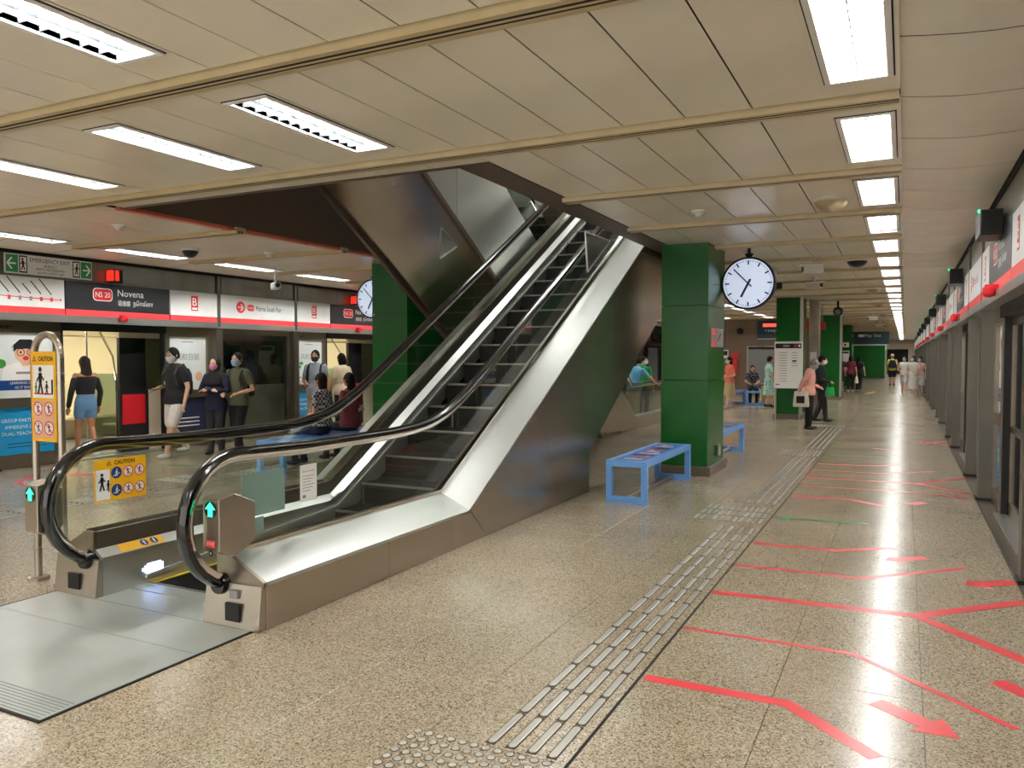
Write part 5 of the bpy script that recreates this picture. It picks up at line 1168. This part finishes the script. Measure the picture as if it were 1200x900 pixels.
def phone(label, pr_, side):
    w_ = pr_[2][side][2]; e = pr_[2][side][1]; d_ = (w_ - e).normalized(); t = worn('phone', label, 'phone', pr_); p = w_ + d_ * .075 + Vector((0, 0, .02))
    MB().box(-.036, .036, -.075, .075, -.004, .004).xf(Matrix.Translation(p)).build('case', 'black', t, world=False, bev=.003); MB().box(-.032, .032, -.068, .068, .004, .0052).xf(Matrix.Translation(p)).build('screen', 'screen_blue', t, world=False)
# --- left platform side
p = person('young woman with long dark hair in black top and denim shorts entering the train', -11.75, 8.2, (-1, .15), 1.60, 'black', 'off', 'hotpants', 'denim', 'white', 'long', 'hair_brown', None, 'stroll', 'down', 'down', 'skin_tan', girl=True, topz=.61)
p = person('man in black T-shirt and white shorts walking left with a phone', -10.35, 8.75, (.05, -1), 1.74, 'black', 'short', 'shorts', 'white', 'white', 'short', 'hair_black', 'maskw', 'walk', 'down', 'phone', 'skin_fair', nod=.15, glasses=True)
backpack('dark grey backpack on the man in white shorts', p, 'darkgrey', 1.74, .9); phone('black phone held by the man in white shorts', p, 'r')
p = person('woman in navy headscarf and navy top with pink mask and folded arms', -9.95, 9.2, (.3, -1), 1.58, 'navy', 'long', 'trousers', 'darkgrey', 'black', 'hijab', 'fabric_black', 'maskp', 'stand', 'fold', 'fold', 'skin_fair', girl=True, topz=.42)
MATS.setdefault('fabric_navy', fabric('navy', '1b2140'))
p = person('man in olive short-sleeved shirt and black trousers with a black backpack', -9.68, 9.42, (.15, -1), 1.66, 'olive', 'short', 'trousers', 'black', 'white', 'short', 'hair_black', 'mask', 'stroll', 'front', 'front', 'skin_fair')
backpack('black and red backpack on the man in the olive shirt', p, 'black', 1.70, 1.05)
p = person('man in grey short-sleeved shirt and khaki trousers with dark mask', -10.45, 12.2, (.45, -1), 1.72, 'grey', 'short', 'trousers', 'khaki', 'brown', 'short', 'hair_black', 'maskb', 'stand', 'down', 'front', 'skin_tan')
backpack('black backpack on the man in the grey shirt', p, 'black', 1.72, .85); phone('phone in a pink case held by the man in the grey shirt', p, 'r')
p = person('woman in cream top standing with her back turned near the far train door', -10.4, 12.95, (-1, .3), 1.66, 'cream', 'short', 'trousers', 'darkgrey', 'black', 'bob', 'hair_black', None, 'stand', 'down', 'down', 'skin', girl=True, fine=.014)
p = person('person in dark plaid shirt seated on the blue bench behind the escalator', -7.6, 9.0, (-1, -.1), 1.62, 'plaid', 'short', 'trousers', 'navy', 'black', 'bob', 'hair_brown', None, 'sit', 'front', 'front', 'skin', girl=True, seat=.46, topz=.5)
p = person('person in dark clothes seated beside the one in plaid on the blue bench', -7.6, 9.65, (-1, .1), 1.60, 'maroon', 'short', 'trousers', 'black', 'black', 'long', 'hair_black', None, 'sit', 'front', 'front', 'skin', girl=True, seat=.46)
# --- middle and right
F2 = .014
p = person('elderly woman in pink shirt and black trousers walking with a cream tote', -1.86, 18.2, (.93, -.1), 1.56, 'pink', 'long', 'trousers', 'black', 'black', 'short', 'hair_grey', 'mask', 'stand', 'front', 'back', 'skin_fair', lean=.08, nod=.4, fine=F2, girl=True)
bag('cream tote bag with a dark print carried by the woman in pink', p, 'r', 'fabric_tote', .34, 'tote_bag', 'ink', False, True)
p = person('person in black with white mask walking behind the woman in pink', -1.8, 20.3, (.95, .2), 1.62, 'black', 'long', 'trousers', 'black', 'black', 'short', 'hair_black', 'maskw', 'stroll', 'down', 'front', 'skin_fair', nod=.1, fine=F2)
bag('green carrier bag held by the person in black', p, 'r', 'fabric_green', .22, 'carrier_bag')
p = person('woman in patterned pale teal dress walking away near the distant bench', -3.75, 25.4, (.8, .5), 1.60, 'floral', 'short', 'dress', 'floral', 'black', 'short', 'hair_black', None, 'stroll', 'down', 'down', 'skin', girl=True, fine=F2)
bag('tan shoulder bag of the woman in the patterned dress', p, 'l', 'fabric_beige', .5, 'shoulder_bag', None, False)
p = person('woman in coral top and beige skirt beside the front green column', -4.75, 24.3, (-.7, -.6), 1.58, 'coral', 'short', 'skirt', 'beige', 'beige', 'bob', 'hair_black', 'maskw', 'stroll', 'front', 'front', 'skin_fair', girl=True, fine=F2)
bag('black handbag of the woman in the coral top', p, 'r', 'fabric_black', .28, 'handbag')
p = person('person in black seated on the distant blue bench', -4.5, 26.8, (.3, -1), 1.5, 'dots', 'short', 'trousers', 'black', 'black', 'bob', 'hair_black', None, 'sit', 'front', 'front', 'skin', girl=True, seat=.46, fine=F2)
p = person('person in dark top and shorts, left of three standing at the far map', -2.62, 38.9, (-.1, 1), 1.62, 'darkgrey', 'short', 'shorts', 'darkgrey', 'white', 'short', 'hair_black', None, 'stand', 'down', 'down', 'skin', fine=.018)
p = person('woman with long hair in maroon top, middle of three at the far map', -2.15, 38.2, (.2, 1), 1.62, 'maroon', 'short', 'trousers', 'black', 'white', 'long', 'hair_black', None, 'stand', 'down', 'down', 'skin_fair', girl=True, fine=.018)
bag('white handbag of the woman in maroon', p, 'r', 'fabric_white', .3, 'handbag')
p = person('woman in black wide trousers, right of three at the far map', -1.86, 39.2, (.3, 1), 1.6, 'black', 'short', 'wide', 'black', 'white', 'long', 'hair_black', None, 'stroll', 'down', 'down', 'skin_fair', girl=True, fine=.018)
p = person('man in pale cap and yellow top walking away in the distance', -.58, 46.7, (-.1, 1), 1.7, 'yellow', 'short', 'shorts', 'navy', 'black', 'cap', 'fabric_cream', None, 'stroll', 'down', 'down', 'skin_tan', fine=.018)
backpack('navy backpack of the man in yellow', p, 'navy', 1.7, 1.1)
p = person('distant woman in white top and patterned shorts near the right screen', .0, 37.4, (-.2, -1), 1.6, 'white', 'short', 'shorts', 'floralw', 'white', 'long', 'hair_black', 'maskw', 'stroll', 'down', 'front', 'skin_fair', girl=True, fine=.018)
p = person('distant woman in white blouse and long white skirt near the right screen', .32, 35.2, (-.4, -1), 1.6, 'white', 'short', 'midi', 'white', 'white', 'bob', 'hair_black', 'maskw', 'stroll', 'front', 'front', 'skin_fair', girl=True, fine=.018)
p = person('distant person in blush top half hidden by the right pillars', .58, 36.2, (-.3, -1), 1.58, 'blush', 'short', 'skirt', 'floralw', 'white', 'short', 'hair_black', 'maskw', 'stand', 'down', 'down', 'skin_fair', girl=True, fine=.018)
# --- on the descending escalator, beside the front column
p = person('person in green shirt and mask on the descending escalator', -5.95, 19.4, (.2, 1), 1.6, 'green', 'short', 'trousers', 'navy', 'black', 'short', 'hair_black', 'maskw', 'stand', 'rail', 'down', 'skin_fair', fine=F2, hyaw=R(-100))
p = person('person in sky blue shirt leaning on the handrail of the descending escalator', -5.72, 17.9, (.4, 1), 1.6, 'sky', 'short', 'trousers', 'khaki', 'black', 'short', 'hair_black', 'maskw', 'stand', 'down', 'rail', 'skin_fair', fine=F2, lean=.25)
bpy.data.scenes.remove(_ts)
